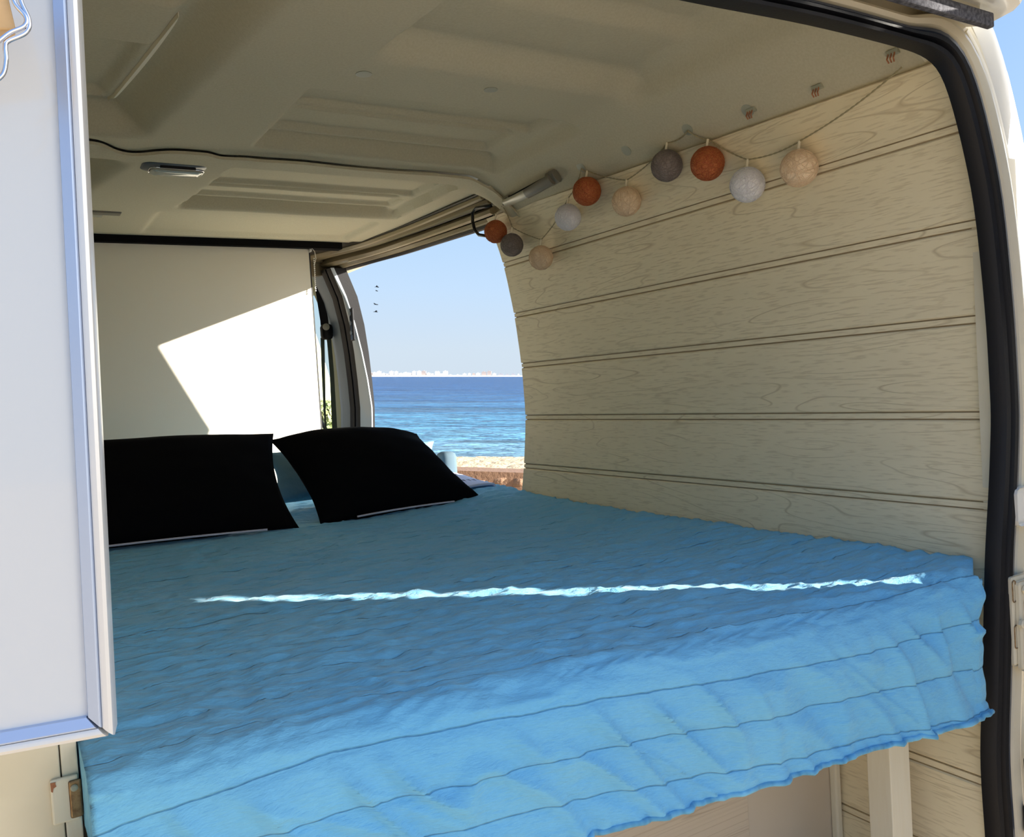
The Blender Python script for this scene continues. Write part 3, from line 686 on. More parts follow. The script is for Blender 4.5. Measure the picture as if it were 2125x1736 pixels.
def weld(o, d=.0006):
    bm = bmesh.new(); bm.from_mesh(o.data); bmesh.ops.remove_doubles(bm, verts=bm.verts, dist=d); bmesh.ops.recalc_face_normals(bm, faces=bm.faces); bm.to_mesh(o.data); bm.free()
    o.data.polygons.foreach_set('use_smooth', [True]*len(o.data.polygons))
def make_pillow(base, c4, label, thick, mt, pipe=None, **k):
    t = thing('pillow', base, label, 'pillow')
    mb, gr = pillow_mesh(c4, thick, **k); o = mb.build('pillowcase', mt, t); weld(o)
    if pipe:
        g = gr[0]; nu = 44; a, b = pipe
        pts_ = [g[i]+Vector((0, -.007, .003)) for i in range(int(a*nu), int(b*nu)+1)]
        MB().tube(pts_, .0024, 8).build('piping', M['piping'], t, smooth=True)
    return t
make_pillow((.25, 2.0, -.29), ((-.06, 1.975, -.281), (.578, 1.925, -.290), (.592, 2.13, -.078), (-.05, 2.14, -.07)), 'left black pillow leaning in front of the blind, white piping along its lower edge', .11, M['pillow'], (.05, .90), bend=.012, seed=1, pin=.07)
make_pillow((.84, 2.0, -.29), ((.628, 1.925, -.291), (1.082, 1.955, -.288), (.962, 2.09, -.108), (.588, 2.16, -.095)), 'right black pillow leaning in front of the sea opening, white piping on its lower edge', .12, M['pillow'], (.22, .80), bend=.022, seed=5, pin=.09)
make_pillow((.87, 2.28, -.27), ((.60, 2.25, -.27), (1.130, 2.23, -.27), (1.125, 2.32, -.145), (.61, 2.33, -.135)), 'pale blue pillow lying behind the right black pillow', .10, M['pale_blue'], seed=8)
make_pillow((.28, 2.28, -.27), ((0, 2.22, -.275), (.62, 2.20, -.275), (.60, 2.26, -.20), (.0, 2.26, -.20)), 'pale blue pillow standing behind the left black pillow', .09, M['pale_blue'], seed=11)
# grey-blue pad and patterned sheet at the corner of the bed
pd = MB(); pd.box(1.135, 1.186, 2.29, 2.35, -.265, -.182, .016)
solo(pd, 'cushion', M['grey_blue'], 'small grey blue cushion end seen behind the right pillow against the sea', 'cushion', smooth=True)
def tri_mat():
    m = bpy.data.materials.new('patterned_sheet'); m.use_nodes = True; t = m.node_tree; b = t.nodes['Principled BSDF']
    tcn = t.nodes.new('ShaderNodeTexCoord'); sp = t.nodes.new('ShaderNodeSeparateXYZ'); t.links.new(tcn.outputs['Object'], sp.inputs[0])
    fx = math_node(t, 'FRACT', math_node(t, 'MULTIPLY', sp.outputs[0], 62)); fy = math_node(t, 'FRACT', math_node(t, 'MULTIPLY', sp.outputs[1], 9))
    tri = math_node(t, 'LESS_THAN', math_node(t, 'ABSOLUTE', math_node(t, 'SUBTRACT', fx, .5)), math_node(t, 'MULTIPLY', fy, 1.4))
    msk = math_node(t, 'MULTIPLY', tri, math_node(t, 'LESS_THAN', fy, .26))
    x = t.nodes.new('ShaderNodeMixRGB'); x.inputs[1].default_value = (.55, .62, .82, 1); x.inputs[2].default_value = (.03, .04, .08, 1)
    t.links.new(msk, x.inputs[0]); t.links.new(x.outputs[0], b.inputs['Base Color']); b.inputs['Roughness'].default_value = .85
    return m
mb = MB(); nx, ny = 40, 30; vs = []
for j in range(ny+1):
    for i in range(nx+1):
        x = .80+.375*i/nx; y = 2.03+.36*j/ny
        z = -.262+.016*sm((y-2.03)/.25)-.03*sm((x-1.155)/.02)+.004*noise.noise(Vector((x*14, y*9, 3)))
        vs.append((x, y, z+.004))
mb.add(vs, [(j*(nx+1)+i, j*(nx+1)+i+1, (j+1)*(nx+1)+i+1, (j+1)*(nx+1)+i) for j in range(ny) for i in range(nx)])
sh_o = solo(mb, 'folded_sheet', tri_mat(), 'pale sheet with small dark triangles beside the right pillow', 'sheet', smooth=True)
so = sh_o.modifiers.new('thickness', 'SOLIDIFY'); so.thickness = .006; so.offset = -1

# ---- string of cotton balls
sl = thing('string_lights', (1.13, 1.4, .30), 'string of ten cotton ball lights hung along the top of the plank wall', 'string lights')
def ball_mesh(seed):
    r = random.Random(seed); bm = bmesh.new(); bmesh.ops.create_uvsphere(bm, u_segments=40, v_segments=24, radius=.0292)
    me_v = [v.co.copy() for v in bm.verts]; me_f = [[v.index for v in f.verts] for f in bm.faces]; bm.free()
    mb = MB(); mb.add(me_v, me_f)
    for k in range(46):
        ax = Vector((r.gauss(0, 1), r.gauss(0, 1), r.gauss(0, 1))).normalized(); e = ax.orthogonal().normalized(); g = ax.cross(e)
        off = r.uniform(-.55, .55)*.0295; rr_ = math.sqrt(.0295**2-off**2)
        mb.tube([ax*(off+.0008*math.sin(3*a+k))+(e*math.cos(a)+g*math.sin(a))*(rr_+.0002) for a in np.linspace(0, 2*PI, 41)[:-1]], .00042, 3, True)
    return mb
bdat = {}
for i, cname in enumerate(('rust', 'grey', 'cream', 'white')):
    mb = ball_mesh(i); me = bpy.data.meshes.new('cotton_ball'); me.from_pydata([tuple(q) for q in mb.v], [], mb.f)
    me.materials.append(BALL[cname]); me.polygons.foreach_set('use_smooth', [True]*len(me.polygons)); bdat[cname] = me
balls = [('rust', 1.145, 1.920, .404, 1), ('grey', 1.152, 1.856, .359, 1), ('cream', 1.163, 1.744, .309, 1), ('white', 1.150, 1.604, .378, 1), ('rust', 1.122, 1.490, .409, 1),
         ('cream', 1.146, 1.389, .367, 1), ('grey', 1.115, 1.228, .397, .99), ('rust', 1.120, 1.127, .376, 1.0), ('white', 1.140, 1.055, .323, 1.02), ('cream', 1.140, .944, .324, 1.06)]
lab = {'rust': 'rust red cotton ball', 'grey': 'grey cotton ball', 'cream': 'peach cotton ball', 'white': 'white cotton ball'}
diam = (47, 47, 50, 54, 58, 60, 64, 69, 71, 76)
nb = []
for (cname, x, y, z, s), d_ in zip(balls, diam):      # rest every ball against the planks
    k = (wx(z)-.0315)/x; dep = Vector((x, y, z)).dot(fwd)*k
    nb.append((cname, x*k, y*k, z*k, d_*dep/1778/.0592))
balls = nb
for cname, x, y, z, s in balls:
    o = bpy.data.objects.new('cotton_ball', bdat[cname]); link(o, sl); o.location = Vector((x, y, z))-BASE[sl]; o.scale = (s, s, s)
    o.rotation_euler = (random.random()*6, random.random()*6, random.random()*6); o['label'] = lab[cname]
cap_pts = []
for cname, x, y, z, s in balls:
    top = Vector((x, y, z+.029)); kn = top+Vector((.004, 0, .014)); cap_pts.append(kn)
    MB().tube([top, kn], .0024, 8).build('bulb_socket', M['socket'], sl)
hooks = {0: Vector((1.118, 1.885, .440)), 1: Vector((1.100, 1.805, .446)), 4: Vector((1.092, 1.465, zc(1.094, 1.465)-.004)), 7: Vector((1.098, 1.15, zc(1.1, 1.15)-.004))}
def twisted(p, q, sag):
    a, b = [], []; n = max(8, int((q-p).length/.003)); d = (q-p).normalized(); e = d.orthogonal().normalized(); g = d.cross(e)
    for k in range(n+1):
        t = k/n; c = p+(q-p)*t+Vector((.004*math.sin(PI*t), 0, -sag*4*t*(1-t)))
        th = t*n*.9; a.append(c+(e*math.cos(th)+g*math.sin(th))*.0007); b.append(c-(e*math.cos(th)+g*math.sin(th))*.0007)
    return a, b
cord = MB()
seq = [cap_pts[0], hooks[0], hooks[1], cap_pts[1], cap_pts[2], cap_pts[3], hooks[4], cap_pts[4], cap_pts[5], cap_pts[6], hooks[7], cap_pts[7], cap_pts[8], cap_pts[9], Vector((1.108, .735, .408))]
for p, q in zip(seq[:-1], seq[1:]):
    a, b = twisted(p, q, .004); cord.tube(a, .0008, 5); cord.tube(b, .0008, 5)
cord.build('cord', M['cord'], sl, smooth=True)

# ---- small black hook handle on the rail, hook eye, grab handle
bh = MB(); path_h = [(1.108, 1.874, .459), (1.104, 1.90, .462), (1.10, 1.935, .466), (1.10, 1.955, .458), (1.10, 1.958, .436), (1.10, 1.950, .412), (1.10, 1.930, .396), (1.105, 1.90, .388), (1.115, 1.88, .386)]
bh.tube(path_h, .0042, 12); solo(bh, 'carabiner', M['steel'], 'black steel carabiner hooked on the end of the door rail', 'hook', smooth=True)
ey = MB(); ey.tube([Vector((1.098+.004*math.cos(a), 1.800+.011*math.cos(a), .451+.010*math.sin(a))) for a in np.linspace(-.9, PI+.9, 14)], .0022, 8)
ey.lathe((1.108, 1.80, .452), (-.75, 0, -.65), [(.010, 0), (.010, .003), (.006, .005)], 16)
solo(ey, 'screw_eye', M['handle_d'], 'small metal screw eye in the ceiling edge beside the rail', 'hook', smooth=True, angle=40)
gh = thing('grab_handle', (1.09, 1.65, .44), 'beige plastic grab handle on the ceiling edge above the first lights', 'handle')
Pa, Pb = Vector((1.086, 1.762, .444)), Vector((1.080, 1.552, .450))
def bar(t0, t1, w, h, m, nm, lift):
    mb = MB(); rings = []
    for k in range(13):
        t = t0+(t1-t0)*k/12; c = Pa+(Pb-Pa)*t+Vector((-.75, 0, -.66))*(lift+.012*math.sin(PI*min(1, max(0, t))))
        up_ = Vector((-.66, 0, .75)); n_ = Vector((-.75, 0, -.66)); ww = w*(1+.25*t)
        rings.append([c+up_*ww*math.cos(a)*1.0+n_*h*math.sin(a) for a in np.linspace(0, 2*PI, 13)[:-1]])
    mb.loft(rings, True, True); return mb.build(nm, m, gh, smooth=True, angle=50)
bar(0, .55, .010, .006, M['handle'], 'grip', .006); bar(.55, 1.0, .0105, .0065, M['handle_d'], 'grip_sleeve', .006)
bar(.93, 1.06, .013, .008, M['handle_d'], 'end_mount', -.002); bar(-.02, .12, .012, .007, M['handle_d'], 'end_mount', -.003)
MB().tube([Pa+(Pb-Pa)*.02+Vector((-.008, 0, .004)), Pa+(Pb-Pa)*.98+Vector((-.012, 0, .004))], .0014, 6).build('edge_line', M['black'], gh)

# ---- ceiling lamps
dl = thing('dome_light', (.36, 1.91, .505), 'grey oval dome lamp in the middle of the ceiling', 'lamp')
def rrect(cx, cy, hx_, hy_, r, z, n=6):
    o = []
    for sx, sy, a0 in ((1, 1, 0), (-1, 1, PI/2), (-1, -1, PI), (1, -1, 3*PI/2)):
        for k in range(n+1):
            a = a0+PI/2*k/n; o.append(Vector((cx+sx*(hx_-r)+r*math.cos(a), cy+sy*(hy_-r)+r*math.sin(a), z)))
    return o
def rbox(cx, cy, hx_, hy_, r, z0, z1, sh): return MB().loft([rrect(cx, cy, hx_, hy_, r, z0), rrect(cx, cy, hx_, hy_, r, (z0+z1)/2), rrect(cx, cy, hx_-sh, hy_-sh, max(.002, r-sh), z1)], True, True)
rbox(.359, 1.90, .067, .036, .022, .508, .499, .006).build('housing', M['lamp_body'], dl, smooth=True, angle=40)
rbox(.367, 1.918, .052, .022, .012, .499, .491, .008).build('lens', M['lens'], dl, smooth=True, angle=40)
MB().tube(rrect(.367, 1.916, .054, .024, .013, .498), .0014, 6, True).build('chrome_bezel', M['chrome'], dl, smooth=True)
MB().box(.330, .400, 1.878, 1.884, .494, .500, .001).build('switch', M['rubber'], dl)
disc((.352, 1.838, .505), (0, 0, -1), .007, .002, 'screw_hole', M['black'], dl)
l2 = thing('reading_light', (.27, 2.39, .505), 'slim grey ceiling lamp by the blind, beside the white panel edge', 'lamp')
rbox(.235, 2.370, .080, .018, .006, .508, .497, .003).build('housing', M['handle_d'], l2, smooth=True, angle=40)
rbox(.215, 2.412, .062, .020, .004, .508, .500, .003).build('lens', M['lens'], l2, smooth=True, angle=40)

# ---- seat belt
sb = thing('seat_belt', (1.11, 3.2, -.7), 'dark green seat belt hanging on the pillar beside the blind', 'seat belt')
def ribbon(p, w, nm, m, th=.0014):
    mb = MB(); rings = []
    for q, ww in zip(p, w):
        q = Vector(q); d = Vector((ww, -ww*.45, 0)); t = Vector((.3, .6, 0))*th
        rings.append([q-d/2, q+d/2, q+d/2+t, q-d/2+t])
    mb.loft(rings, True, True); return mb.build(nm, m, sb)
ribbon([(1.100, 3.19, .235), (1.094, 3.19, .10), (1.088, 3.19, -.05), (1.088, 3.19, -.15), (1.088, 3.19, -.5)], [.014, .012, .008, .006, .006], 'strap', M['belt'])
ribbon([(1.122, 3.18, .24), (1.124, 3.18, .10), (1.121, 3.18, -.05), (1.119, 3.18, -.15), (1.119, 3.18, -.5)], [.015, .015, .017, .018, .018], 'strap', M['belt'])
ribbon([(1.090, 3.19, .50), (1.102, 3.19, .40), (1.112, 3.19, .30), (1.113, 3.19, .25)], [.022, .026, .028, .028], 'upper_track', M['rubber'])
MB().box(1.088, 1.134, 3.15, 3.19, .225, .285, .014).build('anchor', M['rubber'], sb, smooth=True)
MB().lathe((1.103, 3.15, .272), (0, -1, 0), [(.013, 0), (.013, .004), (.008, .007)], 18).build('anchor_bolt', M['handle'], sb, smooth=True, angle=40)

# ---- left: white board in an aluminium frame
bp = thing('framed_board', (-.17, .63, -.205), 'white board in a grey aluminium frame at the left, hiding part of the bed', 'board')
ca = Vector((.0515, .597, -.2045)); ud = Vector((-1, .185, 0)).normalized(); nf = Vector((-.185, -1, 0)).normalized()
up = Vector((.028, 0, 1)).normalized(); Wb, Hb = .42, .80
def bpnt(a, h, d): return ca+ud*a+up*h+nf*d
def frame_side(p0, p1, inward, nm, mt_a, mt_b, gap=(0, 0)):
    """p0,p1: outer corner points (board coords a,h); inward = unit (a,h)"""
    pr = [(0, -.020), (0, .000), (.0009, .0026), (.0030, .0038), (.0050, .0036), (.0066, .0028)]
    pr2 = [(.0067, .0024), (.0077, .0044), (.0085, .0046), (.0145, .0022), (.0150, 0), (.0150, -.020)]
    L_ = Vector((p1[0]-p0[0], p1[1]-p0[1])); Ln = L_.normalized(); res = []
    for nm_, p, mm in ((nm, pr, mt_b), ('frame_bevel', pr2, mt_a)):
        rings = []
        for e, end in ((0, p0), (1, p1)):
            ring = []
            for w, d in (p if nm_ != nm else p+[(.0066, -.020)]):
                sgn = 1 if e == 0 else -1
                g_ = gap[e]
                a = end[0]+inward[0]*w+Ln.x*(w+g_*(1-w/.02))*sgn; h = end[1]+inward[1]*w+Ln.y*(w+g_*(1-w/.02))*sgn
                ring.append(bpnt(a, h, d))
            rings.append(ring)
        if nm_ != nm:
            for ring in rings: ring.append(ring[0]+nf*-.022)
        mb = MB(); mb.loft(rings, True, True); o = mb.build(nm_, mm, bp if nm_ == nm else res[0], smooth=True, angle=30); res.append(o)
    return res
frame_side((0, 0), (0, Hb), (1, 0), 'frame_profile', M['alu'], M['alu_light'], (0, 0))
frame_side((0, 0), (Wb, 0), (0, 1), 'frame_profile', M['alu'], M['alu_light'], (.004, 0))
frame_side((Wb, 0), (Wb, Hb), (-1, 0), 'frame_profile', M['alu'], M['alu_light'])
frame_side((0, Hb), (Wb, Hb), (0, -1), 'frame_profile', M['alu'], M['alu_light'])
mb = MB(); mb.prism([bpnt(.0145, .0145, -.001), bpnt(Wb-.0145, .0145, -.001), bpnt(Wb-.0145, Hb-.0145, -.001), bpnt(.0145, Hb-.0145, -.001)], -nf*.004); mb.build('white_panel', M['board'], bp)
mb = MB(); mb.prism([bpnt(.002, .002, -.018), bpnt(Wb-.002, .002, -.018), bpnt(Wb-.002, Hb-.002, -.018), bpnt(.002, Hb-.002, -.018)], -nf*.002); mb.build('back_panel', M['black'], bp)
# ---- cabinet behind it
cb = thing('side_cabinet', (-.16, 1.2, -.85), 'cream side cabinet below the white board with a worn latch plate', 'cabinet')
MB().box(-.355, .0275, .840, .852, -.85, -.215, .001).build('door', M['cream'], cb)
MB().box(.0285, .0415, .841, .853, -.85, -.215, .001).build('side_post', M['leg_cream'], cb)
MB().box(-.355, .0405, .854, 1.9, -.85, -.215, .001).build('body', M['cream'], cb)
lp = MB().box(.0185, .0405, .8365, .840, -.353, -.313, .0018).build('latch_plate', M['leg_cream'], cb)
MB().box(.0325, .0425, .8345, .8368, -.350, -.317, .0015).build('strike_bracket', M['brass'], lp)
MB().lathe((.0368, .8345, -.3235), (0, -1, 0), [(.0030, 0), (.0030, .0008), (.0018, .0014)], 16).build('screw', M['clip'], lp)
mb = MB(); mb.prism([(.0190, .8364, -.3150), (.0232, .8364, -.3152), (.0228, .8364, -.3165), (.0235, .8364, -.3190), (.0212, .8364, -.3200), (.0205, .8364, -.3235), (.0192, .8364, -.3225)], (0, -.0006, 0)); mb.build('rust_patch', M['rust'], lp)

# ---- wooden clip and chrome wires on the board
wc = thing('wire_clip', (.02, .545, .2), 'wooden block held by bent chrome wires at the top of the white board', 'clip')
R3 = Matrix.Rotation(math.radians(-8), 3, 'Y')
MB().box(-.010, .0253, .548, .566, .212, .260, .0012, (Vector((.01, .555, .22)), R3)).build('wooden_block', M['pine'], wc)
def bez(pp, n=10):
    pp = [Vector(p) for p in pp]; o = []
    for i in range(len(pp)-1):
        a = pp[max(0, i-1)]; b = pp[i]; c = pp[i+1]; d = pp[min(len(pp)-1, i+2)]
        for k in range(n):
            t = k/n; o.append(.5*((2*b)+(c-a)*t+(2*a-5*b+4*c-d)*t*t+(3*b-a-3*c+d)*t**3))
    return o+[pp[-1]]
w = [(.0255, .545, .240), (.0262, .543, .2275), (.0310, .541, .2195), (.0300, .540, .2140), (.0230, .539, .2090), (.0180, .538, .2040), (.0130, .538, .1990)]
MB().tube(bez(w), .00125, 8).build('wire', M['chrome'], wc, smooth=True)
w = [(.0290, .545, .240), (.0295, .543, .2285), (.0325, .541, .2180), (.0305, .540, .2105), (.0215, .539, .2040), (.0200, .538, .2000), (.0198, .538, .1930), (.0175, .538, .1850), (.010, .538, .178)]
MB().tube(bez(w), .00125, 8).build('wire', M['chrome'], wc, smooth=True)

# shift the van up so that its floor lies at z = 0
for o in [o for o in C.objects if o.parent is None and o.type != 'CAMERA']:
    if o.type != 'LIGHT': o.location.z += H

# ================================================================== OUTDOORS (upright in true gravity)
RB = Matrix(((RO.x, FO.x, G.x), (RO.y, FO.y, G.y), (RO.z, FO.z, G.z)))   # columns: right, forward, up
EYE = Vector((0, 0, H))
def outdoors(mb, name, m, at_, label=None, cat=None, group=None, kind=None, smooth=False, parent=None):
    """mb in metres: x right, y away from the lens, z up from eye level; at_ = base point in the same frame"""
    at_ = Vector(at_); mb.v = [tuple(Vector(q)-at_) for q in mb.v]
    me = bpy.data.meshes.new(name); me.from_pydata(mb.v, [], mb.f)
    bm = bmesh.new(); bm.from_mesh(me); bmesh.ops.recalc_face_normals(bm, faces=bm.faces); bm.to_mesh(me); bm.free()
    me.materials.append(m); me.polygons.foreach_set('use_smooth', [smooth]*len(me.polygons))
    o = bpy.data.objects.new(name, me); C.objects.link(o)
    if parent is not None: o.parent = parent; o.location = at_-BASE[parent]
    else: o.matrix_world = Matrix.Translation(EYE+RB @ at_) @ RB.to_4x4()
    return tag(o, label, cat, group, kind)
def out_thing(name, at_, label=None, cat=None, kind=None):
    o = bpy.data.objects.new(name, None); C.objects.link(o); o.matrix_world = Matrix.Translation(EYE+RB @ Vector(at_)) @ RB.to_4x4(); BASE[o] = Vector(at_)
    return tag(o, label, cat, None, kind)

# sand
def sand_mat():
    m = mat('beach_sand', (.52, .42, .29), .95, spec=.1, var=(3.5, (.42, .32, .22), .8), bump=(9, .6, .10)); return m
M['sand'] = sand_mat()
SH = 23.6; SL = -2.2
sand = MB(); vs = []; nx, ny = 240, 110
for j in range(ny+1):
    for i in range(nx+1):
        x = -8+i*14/nx; y = 16+j*(SH+.8-16)/ny
        z = SL + .02*(SH-y) - .06*sm((y-SH+.6)/1.2)
        z += .035*noise.noise(Vector((x*3.2, y*2.0, 1)))+.05*min(0, noise.noise(Vector((x*4.5+9, y*2.6, 5)))+.12)
        vs.append((x, y, z))
sand.add(vs, [(j*(nx+1)+i, j*(nx+1)+i+1, (j+1)*(nx+1)+i+1, (j+1)*(nx+1)+i) for j in range(ny) for i in range(nx)])
outdoors(sand, 'beach_sand', M['sand'], (0, 20, SL), 'strip of trodden pale sand along the water', 'beach', kind='stuff', smooth=True)
gr = MB(); gr.box(-60, 60, -40, 6.6, -1.60, -1.40)
outdoors(gr, 'ground', M['sand'], (0, 0, -1.5), kind='structure')
gr = MB(); gr.add([(-60, 6.6, -2.0), (60, 6.6, -2.0), (60, SH-.3, SL-.05), (-60, SH-.3, SL-.05), (-60, 6.6, -2.6), (60, 6.6, -2.6), (60, SH, SL-.6), (-60, SH, SL-.6)], [(0, 1, 2, 3), (4, 7, 6, 5), (0, 4, 5, 1), (1, 5, 6, 2), (2, 6, 7, 3), (3, 7, 4, 0)])
outdoors(gr, 'ground', M['sand'], (0, 14, -2.2), kind='structure')

# sea
def sea_mat():
    m = bpy.data.materials.new('sea_water'); m.use_nodes = True; t = m.node_tree; b = t.nodes['Principled BSDF']
    tcn = t.nodes.new('ShaderNodeTexCoord'); sp = t.nodes.new('ShaderNodeSeparateXYZ'); t.links.new(tcn.outputs['Object'], sp.inputs[0])
    lg = math_node(t, 'LOGARITHM', math_node(t, 'MAXIMUM', math_node(t, 'ADD', sp.outputs[1], 23.0), 1.0), 10.0)
    def nz(sx, sy, det, dist=0):
        mp = t.nodes.new('ShaderNodeMapping'); mp.inputs['Scale'].default_value = (sx, sy, 1); t.links.new(tcn.outputs['Object'], mp.inputs[0])
        n = t.nodes.new('ShaderNodeTexNoise'); n.inputs['Scale'].default_value = 1; n.inputs['Detail'].default_value = det; n.inputs['Distortion'].default_value = dist
        t.links.new(mp.outputs[0], n.inputs['Vector']); return n.outputs['Fac']
    deep = t.nodes.new('ShaderNodeValToRGB'); e = deep.color_ramp.elements
    e[0].position = .0; e[0].color = (.15, .31, .42, 1); e[1].position = 1; e[1].color = (.009, .062, .19, 1)
    for p_, c in ((.10, (.09, .25, .36)), (.25, (.05, .19, .31)), (.5, (.02, .105, .24)), (.75, (.010, .070, .20))):
        q = e.new(p_); q.color = (*c, 1)
    rg = t.nodes.new('ShaderNodeMapRange'); rg.inputs[1].default_value = 1.37; rg.inputs[2].default_value = 2.35
    patch = math_node(t, 'MULTIPLY', math_node(t, 'SUBTRACT', nz(.05, .12, 3), .5), .5)
    t.links.new(math_node(t, 'ADD', lg, patch), rg.inputs[0]); t.links.new(rg.outputs[0], deep.inputs[0])
    stk = t.nodes.new('ShaderNodeMapRange'); stk.inputs[1].default_value = .35; stk.inputs[2].default_value = .65; stk.inputs[3].default_value = .25; stk.inputs[4].default_value = 1.75  # light and dark of the waves painted into the water colour
    t.links.new(math_node(t, 'ADD', math_node(t, 'MULTIPLY', nz(.22, 1.0, 5, .8), .6), math_node(t, 'MULTIPLY', nz(.035, .16, 4, .6), .4)), stk.inputs[0])
    hs = t.nodes.new('ShaderNodeHueSaturation'); t.links.new(deep.outputs[0], hs.inputs['Color']); t.links.new(stk.outputs[0], hs.inputs['Value']); t.links.new(hs.outputs[0], b.inputs['Base Color'])
    b.inputs['Roughness'].default_value = .22; b.inputs['IOR'].default_value = 1.33; b.inputs['Specular IOR Level'].default_value = .22
    w = math_node(t, 'ADD', math_node(t, 'MULTIPLY', nz(.35, 1.25, 4, .8), 1.0), math_node(t, 'MULTIPLY', nz(1.6, 4.5, 3, .4), .30))
    w = math_node(t, 'ADD', w, math_node(t, 'MULTIPLY', nz(.03, .16, 3, .4), 2.5))
    bu = t.nodes.new('ShaderNodeBump'); bu.inputs['Strength'].default_value = 1; bu.inputs['Distance'].default_value = 1.0
    t.links.new(w, bu.inputs['Height']); t.links.new(bu.outputs[0], b.inputs['Normal'])
    return m
sea = MB(); ys = [SH-1.0]+list(np.geomspace(SH, 9000, 60)); vs = []
for y in ys:
    for x in (-1, -.5, -.2, 0, .2, .5, 1): vs.append((x*(40+y*1.2), y, SL-.035))
sea.add(vs, [(j*7+i, j*7+i+1, (j+1)*7+i+1, (j+1)*7+i) for j in range(len(ys)-1) for i in range(6)])
outdoors(sea, 'sea', sea_mat(), (0, SH, SL), 'blue sea with small waves, turquoise by the beach and darker far out', 'sea', kind='stuff')

# far shore
def facade(name, c): return mat(name, c, .9, spec=.1)
fac = [facade('white_facade', (.80, .78, .76)), facade('grey_facade', (.40, .40, .43)), facade('tan_facade', (.50, .42, .38))]
D = 2600
shore = MB(); pr_ = [(-1500, 2.5), (-560, 3.5), (-420, 4), (-170, 4.5), (-160, 3), (40, 3), (300, 2.5), (1500, 2)]
shore.loft([[Vector((x, D-10, SL-.5)), Vector((x, D-10, SL+h)), Vector((x, D+300, SL+h+1)), Vector((x, D+300, SL-.5))] for x, h in pr_], True, True)
outdoors(shore, 'far_shore', facade('pale_shore', (.80, .78, .74)), (0, D, SL), 'low pale strip of land on the horizon', 'shore')
r = random.Random(3); x = -455.
while x < 45:
    u = 1062+x/D*1778; w_ = r.uniform(5, 15)
    if u < 925: h = r.uniform(6, 15); mt = fac[0] if r.random() < .9 else fac[2]; gp = r.uniform(-1, 4)
    elif u < 958: h = r.uniform(1.5, 3.5); mt = fac[0]; gp = r.uniform(8, 20)
    elif u < 990: h = r.uniform(5, 9); mt = r.choice(fac); gp = r.uniform(1, 5)
    elif u < 1015: h = r.uniform(9, 15); mt = r.choice(fac[:1]+fac[2:]); gp = r.uniform(1, 4)
    else: h = r.uniform(4, 8); mt = r.choice(fac[:2]); gp = r.uniform(3, 9)
    h = h*.85+1
    zb = SL+4.6; b = MB(); b.box(x, x+w_, D, D+12, zb, zb+h-1); b.box(x+w_*.3, x+w_*.6, D+2, D+8, zb+h-1, zb+h+.8)
    side = 'left' if u < 940 else 'right'
    outdoors(b, 'apartment_building', mt, (x+w_/2, D+6, zb), 'tiny apartment block in the %s part of the skyline across the sea' % side, 'building', 'apartment blocks on the far %s shore' % side)
    x += w_+gp

# low stone wall outside the opening
sw = out_thing('stone_wall', (-.5, 6.0, -1.5), 'low reddish stone wall outside the side opening', 'wall')
stone = [mat('red_stone', (.13, .055, .03), .9, var=(9, (.18, .095, .05), 1), bump=(25, .8, .02)), mat('pale_stone', (.23, .145, .09), .9, var=(12, (.16, .085, .05), .8), bump=(25, .8, .02)), mat('brown_stone', (.11, .055, .032), .9, var=(9, (.16, .085, .05), .8), bump=(25, .8, .02))]
def rock(c, hx_, hy_, hz_, seed):
    bm = bmesh.new(); bmesh.ops.create_icosphere(bm, subdivisions=2, radius=1); vs = []
    for v_ in bm.verts:
        p = v_.co.copy(); p = Vector([math.copysign(abs(q)**.32, q) for q in p]); p *= 1+.16*noise.noise(p*1.3+Vector((seed, 0, 0)))
        vs.append(Vector((c[0]+p.x*hx_, c[1]+p.y*hy_, c[2]+p.z*hz_)))
    fs = [[v_.index for v_ in f.verts] for f in bm.faces]; bm.free(); mb = MB(); mb.add(vs, fs); return mb
rs = random.Random(5); zrow = -.70; top_l = lambda x: -.664-.033*(x+.3)
for row in range(5):
    x = -3.4+rs.uniform(0, .2); hh = [.075, .11, .13, .14, .15][row]
    while x < 1.9:
        wv = rs.uniform(.07, .17)*(1 if row else 1.3); zt = top_l(x)-.02-sum([.075, .11, .13, .14, .15][:row])
        c = (x+wv/2, 6.0+rs.uniform(-.015, .015), zt-hh/2)
        outdoors(rock(c, wv/2*.93, .145, hh/2*.90, rs.random()*99), 'stone', rs.choice(stone), c, parent=sw, smooth=True)
        x += wv
mo = MB(); mo.add([(-3.4, 5.872, -1.42), (1.9, 5.872, -1.42), (1.9, 6.12, -1.42), (-3.4, 6.12, -1.42), (-3.4, 5.872, top_l(-3.4)+.012), (1.9, 5.872, top_l(1.9)+.012), (1.9, 6.12, top_l(1.9)+.012), (-3.4, 6.12, top_l(-3.4)+.012)], [(0, 3, 2, 1), (4, 5, 6, 7), (0, 1, 5, 4), (1, 2, 6, 5), (2, 3, 7, 6), (3, 0, 4, 7)])
outdoors(mo, 'mortar', mat('mortar', (.20, .115, .07), .95, bump=(40, .5, .01)), (-.75, 6, -1.42), parent=sw)

